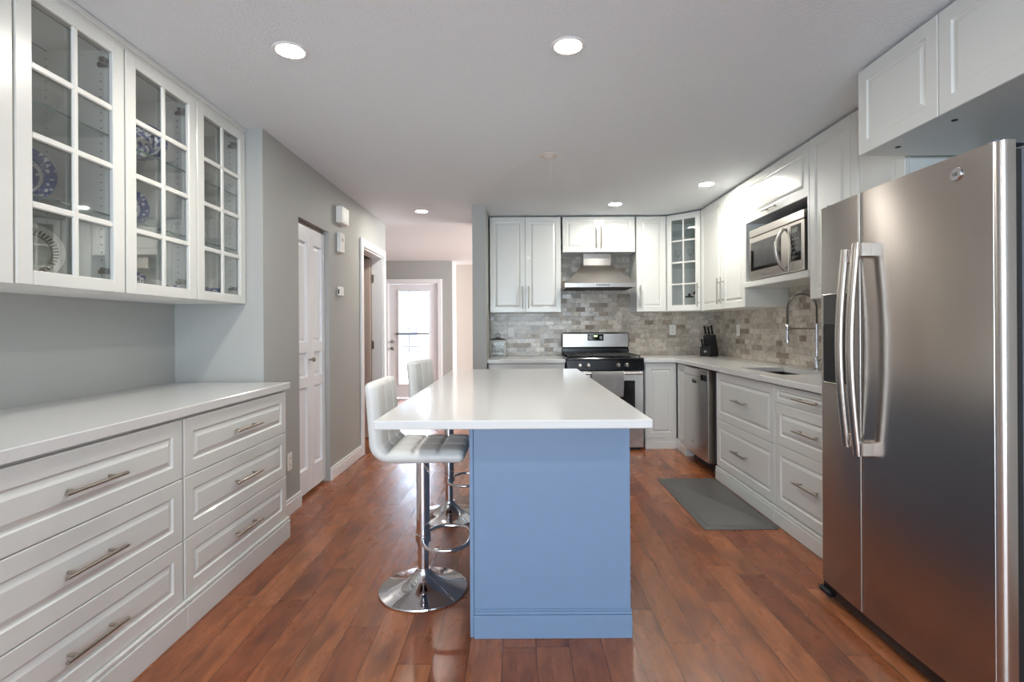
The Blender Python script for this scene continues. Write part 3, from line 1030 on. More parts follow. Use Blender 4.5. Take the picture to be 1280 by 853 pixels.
arch += [(-0.21, 0, 0.40), (-0.21, 0, 0.33)]
MB().tube(arch, 0.006, 10).build('hose', M_blackm, f)
# spring coil around the hose
pts = [Vector(p) for p in arch]
seg = [0.0]
for i in range(1, len(pts)):
    seg.append(seg[-1] + (pts[i] - pts[i - 1]).length)
def on_arch(s_):
    for i in range(1, len(pts)):
        if s_ <= seg[i] + 1e-9:
            k = (s_ - seg[i - 1]) / max(1e-9, seg[i] - seg[i - 1])
            p = pts[i - 1].lerp(pts[i], k)
            return p, (pts[i] - pts[i - 1]).normalized()
    return pts[-1], (pts[-1] - pts[-2]).normalized()
coil = []
turns = 52
for i in range(turns * 8 + 1):
    p, tg = on_arch(seg[-1] * i / (turns * 8))
    nn = Vector((0, 1, 0))
    bb = tg.cross(nn)
    a = 2 * PI * i / 8
    coil.append(p + (nn * math.cos(a) + bb * math.sin(a)) * 0.0095)
MB().tube(coil, 0.0024, 5).build('spring', M_nickel, f)
MB().tube([(-0.21, 0, 0.33), (-0.21, 0, 0.325), (-0.21, 0, 0.25), (-0.21, 0, 0.24), (-0.21, 0, 0.20)], [0.010, 0.015, 0.015, 0.018, 0.018], 16).build('spray_head', M_chrome, f)
MB().box(-0.21, 0.0, -0.004, 0.004, 0.296, 0.306, 0.002).lathe([(0.019, 0.29), (0.019, 0.312)], 16, Matrix.Translation((-0.21, 0, 0))).build('docking_arm', M_nickel, f)
MB().tube([(0, 0, 0.07), (0.0, -0.05, 0.075), (0.0, -0.095, 0.10)], 0.007, 10).build('lever', M_chrome, f)

# ------------------------------------------------------------------ range, hood, towel
rg = thing('gas_range', 'stainless gas range with black cooktop between white cabinets', 'range', (0.496, 5.165, 0))
RWd = 0.772
b = MB().box(0.004, RWd - 0.004, 0.045, 0.70, 0.09, 0.895, 0.002).box(0.02, RWd - 0.02, 0.06, 0.69, 0.0, 0.09)
b.build('body', M_blackm, rg)
MB().box(0.004, RWd - 0.004, 0.0, 0.044, 0.255, 0.800, 0.006).build('oven_door', M_steel_h, rg)
od = [o for o in rg.children if o.name.startswith('oven_door')][0]
MB().box(0.09, RWd - 0.09, -0.004, -0.0005, 0.36, 0.70, 0.0015).build('window', M_dglass, od)
hb = MB().tube([(0.03, -0.052, 0.775), (RWd - 0.03, -0.052, 0.775)], 0.0115, 14)
for x in (0.06, RWd - 0.06):
    hb.box(x - 0.012, x + 0.012, -0.052, 0.0, 0.765, 0.785, 0.003)
hb.build('handle', M_steel_h, od)
MB().box(0.004, RWd - 0.004, 0.004, 0.044, 0.025, 0.248, 0.006).build('drawer', M_steel_h, rg)
cp = MB().prism([(-0.012, 0.808), (0.0, 0.905), (0.06, 0.905), (0.06, 0.808)], 0.0, RWd, 'x').build('control_panel', M_black, rg)
for x in (0.13, 0.215, 0.515, 0.60):
    k = MB().lathe([(0.021, 0.0), (0.021, 0.006), (0.017, 0.010), (0.015, 0.028), (0.012, 0.031), (0.0, 0.031)], 22,
                   Matrix.Translation((x, -0.007, 0.855)) @ Matrix.Rotation(PI / 2 - 0.12, 4, 'X')).build('knob', M_steel, cp)
ck = MB().box(-0.003, RWd + 0.003, 0.0, 0.64, 0.906, 0.926, 0.006).build('cooktop', M_black, rg)
for gx in (0.03, 0.275, 0.52):
    g = MB()
    w_ = 0.222
    for xx in (0.0, w_ / 2, w_):
        g.box(gx + xx - 0.005, gx + xx + 0.005, 0.05, 0.58, 0.940, 0.952, 0.003)
    for yy in (0.05, 0.18, 0.315, 0.45, 0.575):
        g.box(gx - 0.005, gx + w_ + 0.005, yy, yy + 0.01, 0.9405, 0.9515, 0.003)
    for xx in (0.0, w_):
        for yy in (0.055, 0.58):
            g.box(gx + xx - 0.006, gx + xx + 0.006, yy - 0.006, yy + 0.006, 0.926, 0.941)
    g.build('grate', M_blackm, rg)
for gx, gy in ((0.14, 0.18), (0.14, 0.45), (0.386, 0.31), (0.63, 0.18), (0.63, 0.45)):
    MB().lathe([(0.045, 0.926), (0.045, 0.932), (0.03, 0.938), (0, 0.938)], 22, Matrix.Translation((gx, gy, 0))).build('burner', M_blackm, rg)
bg = MB().box(0.008, RWd - 0.008, 0.640, 0.722, 0.907, 1.00, 0.008).build('backguard', M_black, rg)
MB().box(0.004, RWd - 0.004, 0.630, 0.722, 1.0005, 1.178, 0.016).build('backguard_face', M_steel_h, bg)
dp = MB().box(0.295, 0.475, 0.626, 0.6296, 1.085, 1.158, 0.001).build('display', M_dglass, bg)
MB().box(0.365, 0.405, 0.6245, 0.6259, 1.128, 1.146).build('clock', M_display, dp)
for x in (0.32, 0.445):
    MB().box(x - 0.015, x + 0.015, 0.6250, 0.6258, 1.102, 1.138).build('button_pad', M_marks, dp)

# towel over the oven handle
P = []
prof = []
for k in range(9):
    prof.append((-0.026 - 0.0, 0.545 + 0.22 * k / 8))
for k in range(7):
    a = PI * k / 6
    prof.append((0.0 - 0.022 * math.cos(a), 0.777 + 0.020 * math.sin(a)))
for k in range(1, 7):
    prof.append((0.020, 0.777 - 0.15 * k / 6))
for i in range(25):
    u = i / 24
    x = 0.735 + 0.315 * u
    row = []
    for (yy, zz) in prof:
        dn = max(0.0, (0.79 - zz) / 0.245)
        wv = 0.005 * dn * math.sin(u * 15 + 0.6) if yy < 0 else 0
        row.append((x + 0.004 * dn * math.sin(zz * 20), 5.113 + yy - 0.004 * dn + wv - (0.0 if yy > 0 else 0.002), zz + (0.004 * math.sin(u * 7) if zz < 0.57 and yy < 0 else 0)))
    P.append(row)
tw = MB().grid(P).build('towel', M_towel)
md = tw.modifiers.new('thick', 'SOLIDIFY')
md.thickness = 0.007
tag(tw, 'grey terry towel hanging over the oven door handle', 'towel')

# hood
hd = thing('range_hood', 'stainless pyramid range hood with chimney above the range', 'range hood', (0.503, 5.430, 0))
HW, HD_ = 0.752, BW - 0.011 - 5.430
b = MB()
b.box(0, HW, 0, HD_, 1.657, 1.705, 0.002)
b.build('rim', M_steel_h, hd)
cx0, cx1, cy0 = 0.222, 0.53, 0.19
vs = [(0.002, 0.002, 1.7055), (HW - 0.002, 0.002, 1.7055), (HW - 0.002, HD_, 1.7055), (0.002, HD_, 1.7055),
      (cx0, cy0, 1.909), (cx1, cy0, 1.909), (cx1, HD_, 1.909), (cx0, HD_, 1.909)]
MB().add(vs, [(0, 1, 5, 4), (1, 2, 6, 5), (2, 3, 7, 6), (3, 0, 4, 7), (0, 3, 2, 1), (4, 5, 6, 7)]).build('canopy', M_steel_h, hd)
MB().box(cx0 + 0.003, cx1 - 0.003, cy0 + 0.003, HD_, 1.9095, 2.0415, 0.002).build('chimney', M_steel, hd)
MB().box(0.03, HW - 0.03, 0.03, HD_ - 0.03, 1.653, 1.6565).build('filter', M_blackm, hd)
b = MB()
for k in range(6):
    b.cyl((0.345 + k * 0.024, -0.003, 1.681), (0.345 + k * 0.024, 0.0, 1.681), 0.007, 12)
b.build('buttons', M_blackm, hd)

# ------------------------------------------------------------------ dishwasher
dw = place('dishwasher', 'stainless dishwasher set between corner filler and sink cabinet', 'dishwasher', 1.578, 4.885, '-x')
DWW = 4.885 - 4.275
MB().box(0.0, DWW, 0.062, 0.62, 0.10, 0.868, 0.002).build('tub', M_grey_side, dw)
NP = []
for i in range(13):                       # gently bowed steel door
    u = i / 12
    row = []
    bow = 0.006 * (1 - (2 * u - 1) ** 2)
    for (yy, zz) in ((0.058, 0.098), (0.004, 0.098), (0.0, 0.104), (0.0, 0.80), (0.0, 0.862), (0.004, 0.868), (0.058, 0.868)):
        row.append((u * DWW, yy - (bow if yy < 0.01 else 0), zz))
    NP.append(row)
b = MB().grid(NP)
nv = 7
b.f.append([k for k in range(nv)])
b.f.append([12 * nv + k for k in range(nv)])
b.f += [[i * nv, (i + 1) * nv, (i + 1) * nv + 6, i * nv + 6] for i in range(12)]
dd = b.build('door', M_steel, dw)
MB().box(DWW * 0.42, DWW * 0.62, -0.012, -0.0062, 0.735, 0.775, 0.004).build('pocket_handle', M_nickel, dd)
MB().box(DWW * 0.44, DWW * 0.60, -0.0135, -0.0121, 0.740, 0.760, 0.0).build('recess', M_blackm, dd)
MB().box(DWW * 0.76, DWW * 0.93, -0.008, -0.0035, 0.775, 0.825, 0.001).build('display', M_dglass, dd)
MB().box(DWW * 0.02, DWW * 0.98, -0.0068, -0.0064, 0.797, 0.7995).build('groove', M_blackm, dd)
MB().lathe([(0.018, 0), (0.018, 0.002), (0, 0.002)], 20, Matrix.Translation((DWW * 0.42, -0.0055, 0.21)) @ Matrix.Rotation(PI / 2, 4, 'X'), 1.0, 0.7).build('badge', M_nickel, dd)
MB().box(0.01, DWW - 0.01, 0.09, 0.12, 0.0, 0.095).build('kick_plate', M_blackm, dw)

# ------------------------------------------------------------------ microwave
mw = place('microwave', 'stainless microwave with curved handle sitting in the cabinet niche', 'microwave', 1.868, 4.145, '-x', 1.5955)
MW, MH = 0.79, 0.402
MB().box(0.002, MW - 0.002, 0.032, 0.345, 0.004, MH, 0.003).build('body', M_grey_side, mw)
dr = MB().box(0.0, MW * 0.755, 0.0, 0.030, 0.004, MH - 0.062, 0.004).build('door', M_steel_h, mw)
MB().box(0.035, MW * 0.63, -0.002, -0.0003, 0.075, MH - 0.105, 0.0).build('window', M_dglass, dr)
MB().box(0.09, MW * 0.57, -0.0032, -0.0021, 0.10, MH - 0.135, 0.0).build('mesh_screen', mat('grey_screen', (58, 58, 60), 0.25, noise=0.2, nscale=400), dr)
pts = []
for k in range(15):
    u = k / 14
    pts.append((MW * 0.70, -0.006 - 0.058 * math.sin(PI * u) ** 0.8, 0.03 + (MH - 0.115) * u))
MB().tube(pts, 0.012, 12).build('handle', M_steel, dr)
cp = MB().box(MW * 0.758, MW, 0.0, 0.030, 0.004, MH - 0.062, 0.004).build('control_panel', M_steel_h, mw)
kp = MB().box(MW * 0.80, MW * 0.955, -0.002, -0.0003, 0.075, MH - 0.085).build('keypad', M_dglass, cp)
MB().box(MW * 0.825, MW * 0.915, -0.0035, -0.0021, MH - 0.135, MH - 0.105).build('clock', mat('grey_display', (120, 124, 120), 0.3, noise=0.02), kp)
b = MB()
for r_ in range(5):
    for q in range(3):
        b.box(MW * (0.835 + 0.04 * q) - 0.006, MW * (0.835 + 0.04 * q) + 0.006, -0.0032, -0.0021, 0.10 + 0.03 * r_, 0.106 + 0.03 * r_)
b.build('keys', M_marks, kp)
MB().box(0.0, MW, 0.0, 0.031, MH - 0.058, MH, 0.004).build('vent_panel', M_steel_h, mw)
MB().box(MW * 0.34, MW * 0.44, -0.0012, -0.0003, 0.035, 0.047).build('badge', M_nickel, dr)

# ------------------------------------------------------------------ refrigerator
fr = place('refrigerator', 'tall stainless side-by-side refrigerator under the bridging cabinet', 'refrigerator', 1.378, 2.372, '-x')
FW = 2.372 - 1.480
MB().box(0.004, FW - 0.004, 0.080, 0.80, 0.03, 1.742, 0.004).build('body', M_grey_side, fr)
MB().box(0.006, FW - 0.006, 0.058, 0.0795, 0.075, 1.74, 0.002).build('gasket', M_blackm, fr)
SEAM = 0.298
def fridge_door(x0, x1, name, re_l, re_r):
    NP = []
    n = 26
    out = []
    # outline in plan: rounded outer edges, faint overall crown
    for i in range(n + 1):
        u = i / n
        x = x0 + (x1 - x0) * u
        t_ = (x - FW / 2) / (FW / 2)
        y = 0.012 * t_ * t_
        out.append((x, y))
    def rnd(xe, sgn, r):
        pts_ = []
        for k in range(7):
            a = PI / 2 * k / 6
            pts_.append((xe + sgn * (-r + r * math.sin(a)), r - r * math.cos(a)))
        return pts_
    core = [p for p in out if x0 + re_l < p[0] < x1 - re_r]
    yl = 0.012 * ((x0 - FW / 2) / (FW / 2)) ** 2
    yr = 0.012 * ((x1 - FW / 2) / (FW / 2)) ** 2
    left = [(p[0], p[1] + yl) for p in reversed(rnd(x0, -1, re_l))]
    right = [(p[0], p[1] + yr) for p in rnd(x1, 1, re_r)]
    front = left + core + right
    prof = [(x0, 0.056)] + front + [(x1, 0.056)]
    b = MB()
    b.prism([(p[0], p[1]) for p in prof], 0.078, 1.764, 'z')
    return b.build(name, M_steel, fr, angle=25)
ld = fridge_door(0.0, SEAM - 0.003, 'freezer_door', 0.022, 0.006)
rd = fridge_door(SEAM + 0.003, FW, 'fridge_door', 0.006, 0.022)
MB().box(0.006, FW - 0.006, 0.02, 0.08, 0.02, 0.072, 0.004).box(-0.004, 0.08, 0.0, 0.03, 0.018, 0.05, 0.01).build('kick_grille', M_black, fr)
MB().cyl((FW - 0.05, 0.045, 1.7645), (FW - 0.05, 0.045, 1.778), 0.017, 18).box(FW - 0.07, FW - 0.03, 0.04, 0.13, 1.7645, 1.768).build('hinge_cap', M_grey_side, fr)
MB().cyl((0.04, 0.04, 1.7645), (0.04, 0.04, 1.775), 0.012, 14).build('hinge_cap', M_grey_side, fr)
for (parent, cx, y0, ze, sgn) in ((ld, 0.243, -0.022, (0.735, 1.545), 1), (rd, 0.340, -0.040, (0.72, 1.557), 1)):
    rows = []
    n = 24
    for i in range(n + 1):
        u = i / n
        z = ze[0] + (ze[1] - ze[0]) * u
        y = y0 - 0.028 * math.sin(PI * u)
        ring = []
        for k in range(16):
            a = 2 * PI * k / 16
            ring.append((cx + 0.0185 * math.copysign(abs(math.cos(a)) ** 0.75, math.cos(a)), y + 0.0125 * math.sin(a), z))
        rows.append(ring)
    hb = MB().grid(rows, False, True)
    hb.f.append(list(range(16)))
    hb.f.append([n * 16 + k for k in range(16)])
    yb = 0.006
    for z in (ze[0] + 0.03, ze[1] - 0.03):
        hb.box(cx - 0.016, cx + 0.032, y0 - 0.004, yb, z - 0.028, z + 0.028, 0.004)
    hb.build('handle', M_steel, parent)
# water dispenser recess
dz0, dz1, dxa, dxb = 0.985, 1.365, 0.050, 0.215
db = MB()
db.box(dxa, dxb, 0.000, 0.0105, 1.235, dz1, 0.003)
db.build('dispenser_panel', mat('smoked_panel', (70, 68, 68), 0.15, noise=0.05), ld)
b = MB().box(dxa, dxa + 0.008, -0.0005, 0.012, dz0, 1.2345, 0.002).box(dxb - 0.008, dxb, -0.0005, 0.012, dz0, 1.2345, 0.002).box(dxa + 0.008, dxb - 0.008, -0.0005, 0.012, dz0, dz0 + 0.010, 0.002)
b.box(dxa + 0.008, dxb - 0.008, 0.001, 0.0105, dz0 + 0.010, 1.2345)
b.build('dispenser_recess', M_blackm, ld)
MB().box(dxa - 0.006, dxb + 0.006, -0.001, 0.0112, dz0 - 0.008, dz0 - 0.001, 0.002).box(dxa - 0.006, dxb + 0.006, -0.001, 0.0112, dz1 + 0.001, dz1 + 0.008, 0.002).build('dispenser_trim', M_steel_h, ld)
# round emblem
bx, bz = FW - 0.141, 1.705
bm_ = Matrix.Translation((bx, 0.0055, bz)) @ Matrix.Rotation(PI / 2, 4, 'X')
em = MB().lathe([(0.021, 0), (0.021, 0.0035), (0.019, 0.0055), (0.0165, 0.0055), (0.0165, 0.004), (0, 0.004)], 32, bm_).build('emblem', M_chrome, rd)
MB().lathe([(0.0163, 0.0041), (0.0163, 0.0047), (0.0, 0.0047)], 28, bm_).build('field', M_marks, em)
vs, fs = text_mb('GE', 0.0155, 0.0005)
MB().add(vs, fs, bm_ @ Matrix.Translation((0, 0, 0.0053))).build('lettering', M_blackm, em)

# ------------------------------------------------------------------ island
isl = thing('island', 'grey-blue panelled kitchen island base under the white slab', 'island', (-0.193, 2.052, 0))
IW, ID = 0.640, 1.90
MB().box(0.016, IW, 0.003, ID, 0.0, 0.8825, 0.002).build('body', M_island, isl)
MB().box(0.0, 0.0155, 0.0, ID, 0.0, 0.8825, 0.0015).build('end_panel', M_island, isl)
b = MB().box(0.016, IW + 0.003, -0.012, 0.0025, 0.0, 0.092, 0.002).box(0.016, IW + 0.003, -0.008, 0.0025, 0.092, 0.104, 0.003).box(0.016, IW + 0.003, -0.004, 0.0025, 0.104, 0.112, 0.002)
b.build('baseboard', M_island, isl)
ic = MB().box(-0.494, 0.464, 1.767, 4.007, 0.8835, 0.914, 0.003).build('island_countertop', M_quartz)
tag(ic, 'large white quartz slab topping the grey-blue island', 'countertop')

# ------------------------------------------------------------------ bar stools
def make_stool(label):
    st = thing('bar_stool', label, 'stool', (0, 0, 0), 0, 'bar stools along the island')
    MB().lathe([(0.205, 0.0), (0.208, 0.004), (0.206, 0.009), (0.17, 0.017), (0.12, 0.030), (0.075, 0.050), (0.045, 0.075), (0.034, 0.092), (0.033, 0.10), (0.0, 0.10)], 56).build('base', M_chrome, st)
    MB().lathe([(0.0255, 0.10), (0.0255, 0.232), (0.031, 0.234), (0.031, 0.6205), (0.0, 0.6205)], 28).build('column', M_chrome, st)
    # D-shaped foot rest
    pts = []
    for k in range(0, 41):
        a = PI * 0.93 * (k / 20 - 1)
        pts.append((0.115 + 0.108 * math.copysign(abs(math.cos(a)) ** 0.8, math.cos(a)), 0.150 * math.copysign(abs(math.sin(a)) ** 0.8, math.sin(a)), 0.243))
    b = MB().tube(pts, 0.0088, 12)
    b.lathe([(0.0312, 0.225), (0.036, 0.227), (0.036, 0.262), (0.0312, 0.264)], 28)
    b.build('footrest', M_chrome, st)
    MB().box(-0.09, 0.09, -0.09, 0.09, 0.621, 0.629, 0.002).build('seat_plate', M_blackm, st)
    MB().tube([(0.02, -0.05, 0.60), (0.05, -0.15, 0.60), (0.06, -0.175, 0.603)], 0.005, 8).build('lever', M_chrome, st)
    # upholstered shell: path from seat front to top of back (x, z), sections are rounded rectangles
    path = [(0.215, 0.660), (0.19, 0.664), (0.14, 0.665), (0.07, 0.664), (0.0, 0.663), (-0.07, 0.663), (-0.115, 0.665)]
    for k in range(1, 9):
        a = PI / 2 * k / 9
        path.append((-0.115 - 0.065 * math.sin(a), 0.730 - 0.065 * math.cos(a)))
    path += [(-0.181, 0.745), (-0.184, 0.79), (-0.188, 0.85), (-0.193, 0.91), (-0.198, 0.96), (-0.2015, 0.995)]
    # resample
    pv = [Vector((p[0], 0, p[1])) for p in path]
    acc = [0.0]
    for i in range(1, len(pv)):
        acc.append(acc[-1] + (pv[i] - pv[i - 1]).length)
    tot = acc[-1]
    def at(s_):
        s_ = max(0, min(tot, s_))
        for i in range(1, len(pv)):
            if s_ <= acc[i] + 1e-9:
                return pv[i - 1].lerp(pv[i], (s_ - acc[i - 1]) / max(1e-9, acc[i] - acc[i - 1]))
        return pv[-1]
    corner = acc[6] + (acc[15] - acc[6]) * 0.62
    def shell(sa, sb, name, round_a, round_b, seams, rot_n):
        rows = []
        n = 64
        for i in range(n + 1):
            s_ = sa + (sb - sa) * i / n
            p = at(s_)
            tg = (at(s_ + 0.004) - at(s_ - 0.004)).normalized()
            nr = Vector((tg.z, 0, -tg.x))            # towards the sitter
            if nr.z < -0.01 or (abs(nr.z) < 0.01 and nr.x < 0):
                nr = -nr
            hw, ht = 0.198, 0.031
            for (edge, on) in ((sa, round_a), (sb, round_b)):
                e_ = abs(s_ - edge)
                if on and e_ < 0.03:
                    k = math.sqrt(max(0.0, 1 - (1 - e_ / 0.03) ** 2))
                    ht *= max(0.02, k)
                    hw -= 0.022 * (1 - k)
            ring = []
            NT, NB = 64, 24
            for j in range(NT + NB):
                if j < NT:
                    t_ = j / NT
                    sgn = 1.0
                else:
                    t_ = 1.0 - (j - NT) / NB
                    sgn = -1.0
                u_ = 0.55 * (1 - 2 * t_) + 0.45 * math.cos(PI * t_)
                yy = hw * u_
                hh = sgn * ht * max(0.0, 1 - abs(u_) ** 7) ** 0.5
                if sgn > 0:
                    cr = 0.0
                    for q in seams:
                        cr = max(cr, math.exp(-((s_ - q) / 0.007) ** 2))
                    for q in (-0.066, 0.066):
                        cr = max(cr, math.exp(-((yy - q) / 0.007) ** 2))
                    fade = min(1.0, (hw - abs(yy)) / 0.03)
                    hh += (0.006 - 0.011 * cr) * max(0.0, fade)
                ring.append(p + Vector((0, yy, 0)) + nr * hh)
            rows.append(ring)
        b = MB().grid(rows, False, True)
        m = 88
        b.f.append(list(range(m)))
        b.f.append([n * m + k for k in range(m)])
        return b.build(name, M_leather, st, angle=60)
    shell(0.0, corner, 'seat', True, False, (0.115, 0.225, 0.335), 0)
    shell(corner, tot, 'backrest', False, True, (), 1)
    return st
s1 = make_stool('pale grey padded bar stool with chrome base, standing in front of the other')
s1.location = (-0.449, 2.44, 0)
s2 = s1.copy()
COL.objects.link(s2)
for ch in list(s1.children):
    c2 = ch.copy()
    COL.objects.link(c2)
    c2.parent = s2
    if c2.name.split('.')[0] in ('seat', 'backrest', 'seat_plate', 'lever'):
        c2.location.z += 0.03
s2['label'] = 'pale grey padded bar stool farther along, backed by the glazed hall door'
s2.location = (-0.452, 3.395, 0)
s2.rotation_euler.z = -0.16

# ------------------------------------------------------------------ floor mat
b = MB()
rows = []
mx0, mx1, my0, my1 = 1.128, 1.592, 3.122, 4.18
for ins, z in ((0.0, 0.0), (0.0, 0.004), (0.03, 0.014), (0.034, 0.0125), (0.040, 0.0125), (0.046, 0.016)):
    ring = []
    r_ = max(0.006, 0.03 - ins)
    for (cx, cy, a0) in ((mx1 - ins - r_, my1 - ins - r_, 0), (mx0 + ins + r_, my1 - ins - r_, 90), (mx0 + ins + r_, my0 + ins + r_, 180), (mx1 - ins - r_, my0 + ins + r_, 270)):
        for k in range(5):
            a = math.radians(a0 + 90 * k / 4)
            ring.append((cx + r_ * math.cos(a), cy + r_ * math.sin(a), z + 0.0005))
    rows.append(ring)
b.grid(rows, False, True)
b.f.append([5 * 20 + k for k in range(20)])
b.f.append(list(range(20)))
fm = b.build('floor_mat', M_mat)
tag(fm, 'grey rubber anti-fatigue mat on the floor by the sink cabinet', 'mat')

# ------------------------------------------------------------------ ceiling lights
def pot_light(x, y, label):
    p = thing('recessed_light', label, 'ceiling light', (x, y, CH), 0, 'lit recessed ceiling lights')
    MB().lathe([(0.056, -0.004), (0.060, -0.006), (0.070, -0.005), (0.074, -0.001)], 36).build('trim_ring', M_trim, p)
    MB().lathe([(0.0565, -0.005), (0.0, -0.0055)], 36).build('diffuser', M_pot, p)
    return p
pot_light(-0.975, 2.235, 'lit recessed ceiling light near the glazed display cabinets')
pot_light(0.226, 2.21, 'lit recessed ceiling light above the near end of the island')
pot_light(-0.973, 5.30, 'lit recessed ceiling light before the hall, by the closet wall')
pot_light(0.966, 5.04, 'lit recessed ceiling light in front of the range hood cabinet')
pot_light(1.606, 4.356, 'lit recessed ceiling light close to the microwave cabinet')
d = thing('ceiling_cover', 'unlit round cream cover plate on the ceiling above the island', 'cover plate', (0.224, 3.608, CH))
MB().lathe([(0.062, -0.001), (0.060, -0.006), (0.045, -0.007), (0.042, -0.004), (0.0, -0.004)], 32).build('plate', mat('cream_plastic', (214, 206, 196), 0.5, noise=0.02), d)
MB().lathe([(0.03, -0.0042), (0.028, -0.007), (0.0, -0.008)], 24).build('center_cap', M_plastic, d)
# added unseen lamps of the same kind, lighting the room from behind the photographer
for (x, y, lab) in ((-0.975, -0.6, 'added recessed ceiling light, unseen behind the camera along the cabinet side'), (0.9, -0.6, 'added recessed ceiling light, unseen behind the camera along the refrigerator side')):
    pot_light(x, y, lab)

# ------------------------------------------------------------------ boxes on the closet wall, outlets
def wall_box(name, label, cat, y0, y1, z0, z1, dep):
    t_ = thing(name, label, cat, (PW, y0, z0), PI / 2)
    MB().box(0, y1 - y0, -dep, -0.001, 0, z1 - z0, 0.006).build('cover', M_plastic, t_)
    return t_
t_ = wall_box('door_chime', 'white boxy door chime, uppermost box on the closet wall', 'door chime', 4.346, 4.53, 2.13, 2.275, 0.055)
MB().box(0.03, 0.155, -0.0575, -0.0552, 0.018, 0.127, 0.001).build('grille', M_plastic, t_)
t_ = wall_box('alarm_keypad', 'narrow white alarm unit below the door chime', 'alarm', 4.366, 4.475, 1.885, 2.055, 0.034)
MB().box(0.042, 0.068, -0.0375, -0.0342, 0.095, 0.125, 0.001).build('button', M_nickel, t_)
t_ = wall_box('thermostat', 'small white thermostat lowest of the boxes on closet wall', 'thermostat', 4.37, 4.46, 1.515, 1.592, 0.03)
MB().box(-0.0022, -0.0002, -0.02, -0.009, 0.015, 0.055).build('slot', M_blackm, t_)

def outlet(label, loc, rot, sw=False):
    o = thing('wall_outlet', label, 'outlet', loc, rot, 'white outlet plates')
    MB().box(-0.036, 0.036, -0.007, -0.0005, -0.058, 0.058, 0.003).build('plate', M_plastic, o)
    if sw:
        MB().box(-0.017, 0.017, -0.010, -0.0072, -0.034, 0.034, 0.002).build('rocker', M_plastic, o)
    else:
        for z in (-0.022, 0.022):
            r_ = MB().box(-0.015, 0.015, -0.0095, -0.0072, z - 0.017, z + 0.017, 0.003).build('socket', M_plastic, o)
            MB().box(-0.007, -0.005, -0.0102, -0.0096, z - 0.004, z + 0.008).box(0.005, 0.007, -0.0102, -0.0096, z - 0.004, z + 0.008).build('slots', M_hole, r_)
    return o
outlet('white switch plate on the tiles beside the glass lantern', (-0.068, BW - 0.009, 1.187), 0, True)
outlet('white outlet plate on the tiles right of the range', (1.775, BW - 0.009, 1.200), 0)
outlet('white outlet plate on the side tiles toward the faucet', (RW - 0.009, 5.235, 1.195), -PI / 2)
outlet('white outlet plate low on the closet wall beside the drawers', (PW, 3.435, 0.35), PI / 2)

# ------------------------------------------------------------------ things on the counters
ln = thing('glass_lantern', 'square glass lantern with pewter lid and ring at counter end', 'lantern', (-0.212, 5.73, 0.9155), 0.0)
b = MB()
for sx in (-1, 1):
    for sy in (-1, 1):
        b.box(sx * 0.078 - 0.005, sx * 0.078 + 0.005, sy * 0.078 - 0.005, sy * 0.078 + 0.005, 0.012, 0.175)
b.box(-0.085, 0.085, -0.085, 0.085, 0.0, 0.012, 0.003).box(-0.088, 0.088, -0.088, 0.088, 0.175, 0.188, 0.003)
b.build('frame', M_brass, ln)
b = MB()
for sgn in (-1, 1):
    b.box(-0.073, 0.073, sgn * 0.078 - 0.001, sgn * 0.078 + 0.001, 0.012, 0.175).box(sgn * 0.078 - 0.001, sgn * 0.078 + 0.001, -0.073, 0.073, 0.012, 0.175)
b.build('glass', M_clear, ln)
MB().lathe([(0.11, 0.188), (0.075, 0.200), (0.03, 0.208), (0.022, 0.215), (0.0, 0.216)], 4, Matrix.Rotation(PI / 4, 4, 'Z')).build('lid', M_brass, ln)
pts = [(0.024 * math.cos(2 * PI * k / 20), 0, 0.236 + 0.024 * math.sin(2 * PI * k / 20)) for k in range(20)]
MB().tube(pts, 0.003, 8, True).build('ring', M_brass, ln)

kb_rot = -0.85
kb = thing('knife_block', 'black knife block with oval badge standing in the counter corner', 'knife block', (2.065, 5.56, 0.9155), kb_rot)
b = MB().prism([(-0.075, 0.006), (0.095, 0.006), (0.095, 0.03), (0.035, 0.235), (-0.005, 0.22), (-0.005, 0.115), (-0.075, 0.10)], -0.06, 0.06, 'x')
for x in (-0.05, 0.05):
    for y in (-0.06, 0.08):
        b.box(x - 0.008, x + 0.008, y - 0.008, y + 0.008, 0, 0.0065)
b.build('body', M_blackm, kb)
MB().lathe([(0.016, 0), (0.016, 0.0015), (0, 0.0015)], 20, Matrix.Translation((0, -0.0752, 0.055)) @ Matrix.Rotation(PI / 2, 4, 'X'), 1.0, 0.75).build('badge', M_marks, kb)
KM = Matrix.Translation(kb.location) @ Matrix.Rotation(kb_rot, 4, 'Z')
def knife(lx, ly, lz, ln_, tilt, label, steak=False):
    m_ = KM @ Matrix.Translation((lx, ly, lz)) @ Matrix.Rotation(-tilt, 4, 'X')
    k = bpy.data.objects.new('kitchen_knife', None)
    COL.objects.link(k)
    k.matrix_world = m_
    tag(k, label, 'knife', 'black-handled knives in the block')
    sx = 0.008 if steak else 0.011
    sy = 0.011 if steak else 0.016
    rows = []
    for (z, q) in ((0.012, 0.85), (0.02, 1.0), (0.5 * ln_, 0.86), (0.85 * ln_, 1.05), (0.97 * ln_, 0.95), (ln_, 0.6)):
        rows.append([(sx * q * math.cos(2 * PI * j / 12), sy * q * math.sin(2 * PI * j / 12), z) for j in range(12)])
    g = MB().grid(rows, False, True)
    g.f.append(list(range(12)))
    g.f.append([60 + j for j in range(12)])
    g.build('handle', M_black, k)
    MB().box(-0.004, 0.004, -sy * 0.85, sy * 0.85, 0.001, 0.0118, 0.001).build('bolster', M_chrome, k)
knife(-0.038, 0.014, 0.229, 0.105, -0.34, 'black-handled knife in the top row of the block, first')
knife(0.000, 0.014, 0.229, 0.098, -0.34, 'black-handled knife in the top row of the block, middle')
knife(0.038, 0.014, 0.229, 0.110, -0.34, 'black-handled knife in the top row of the block, last')
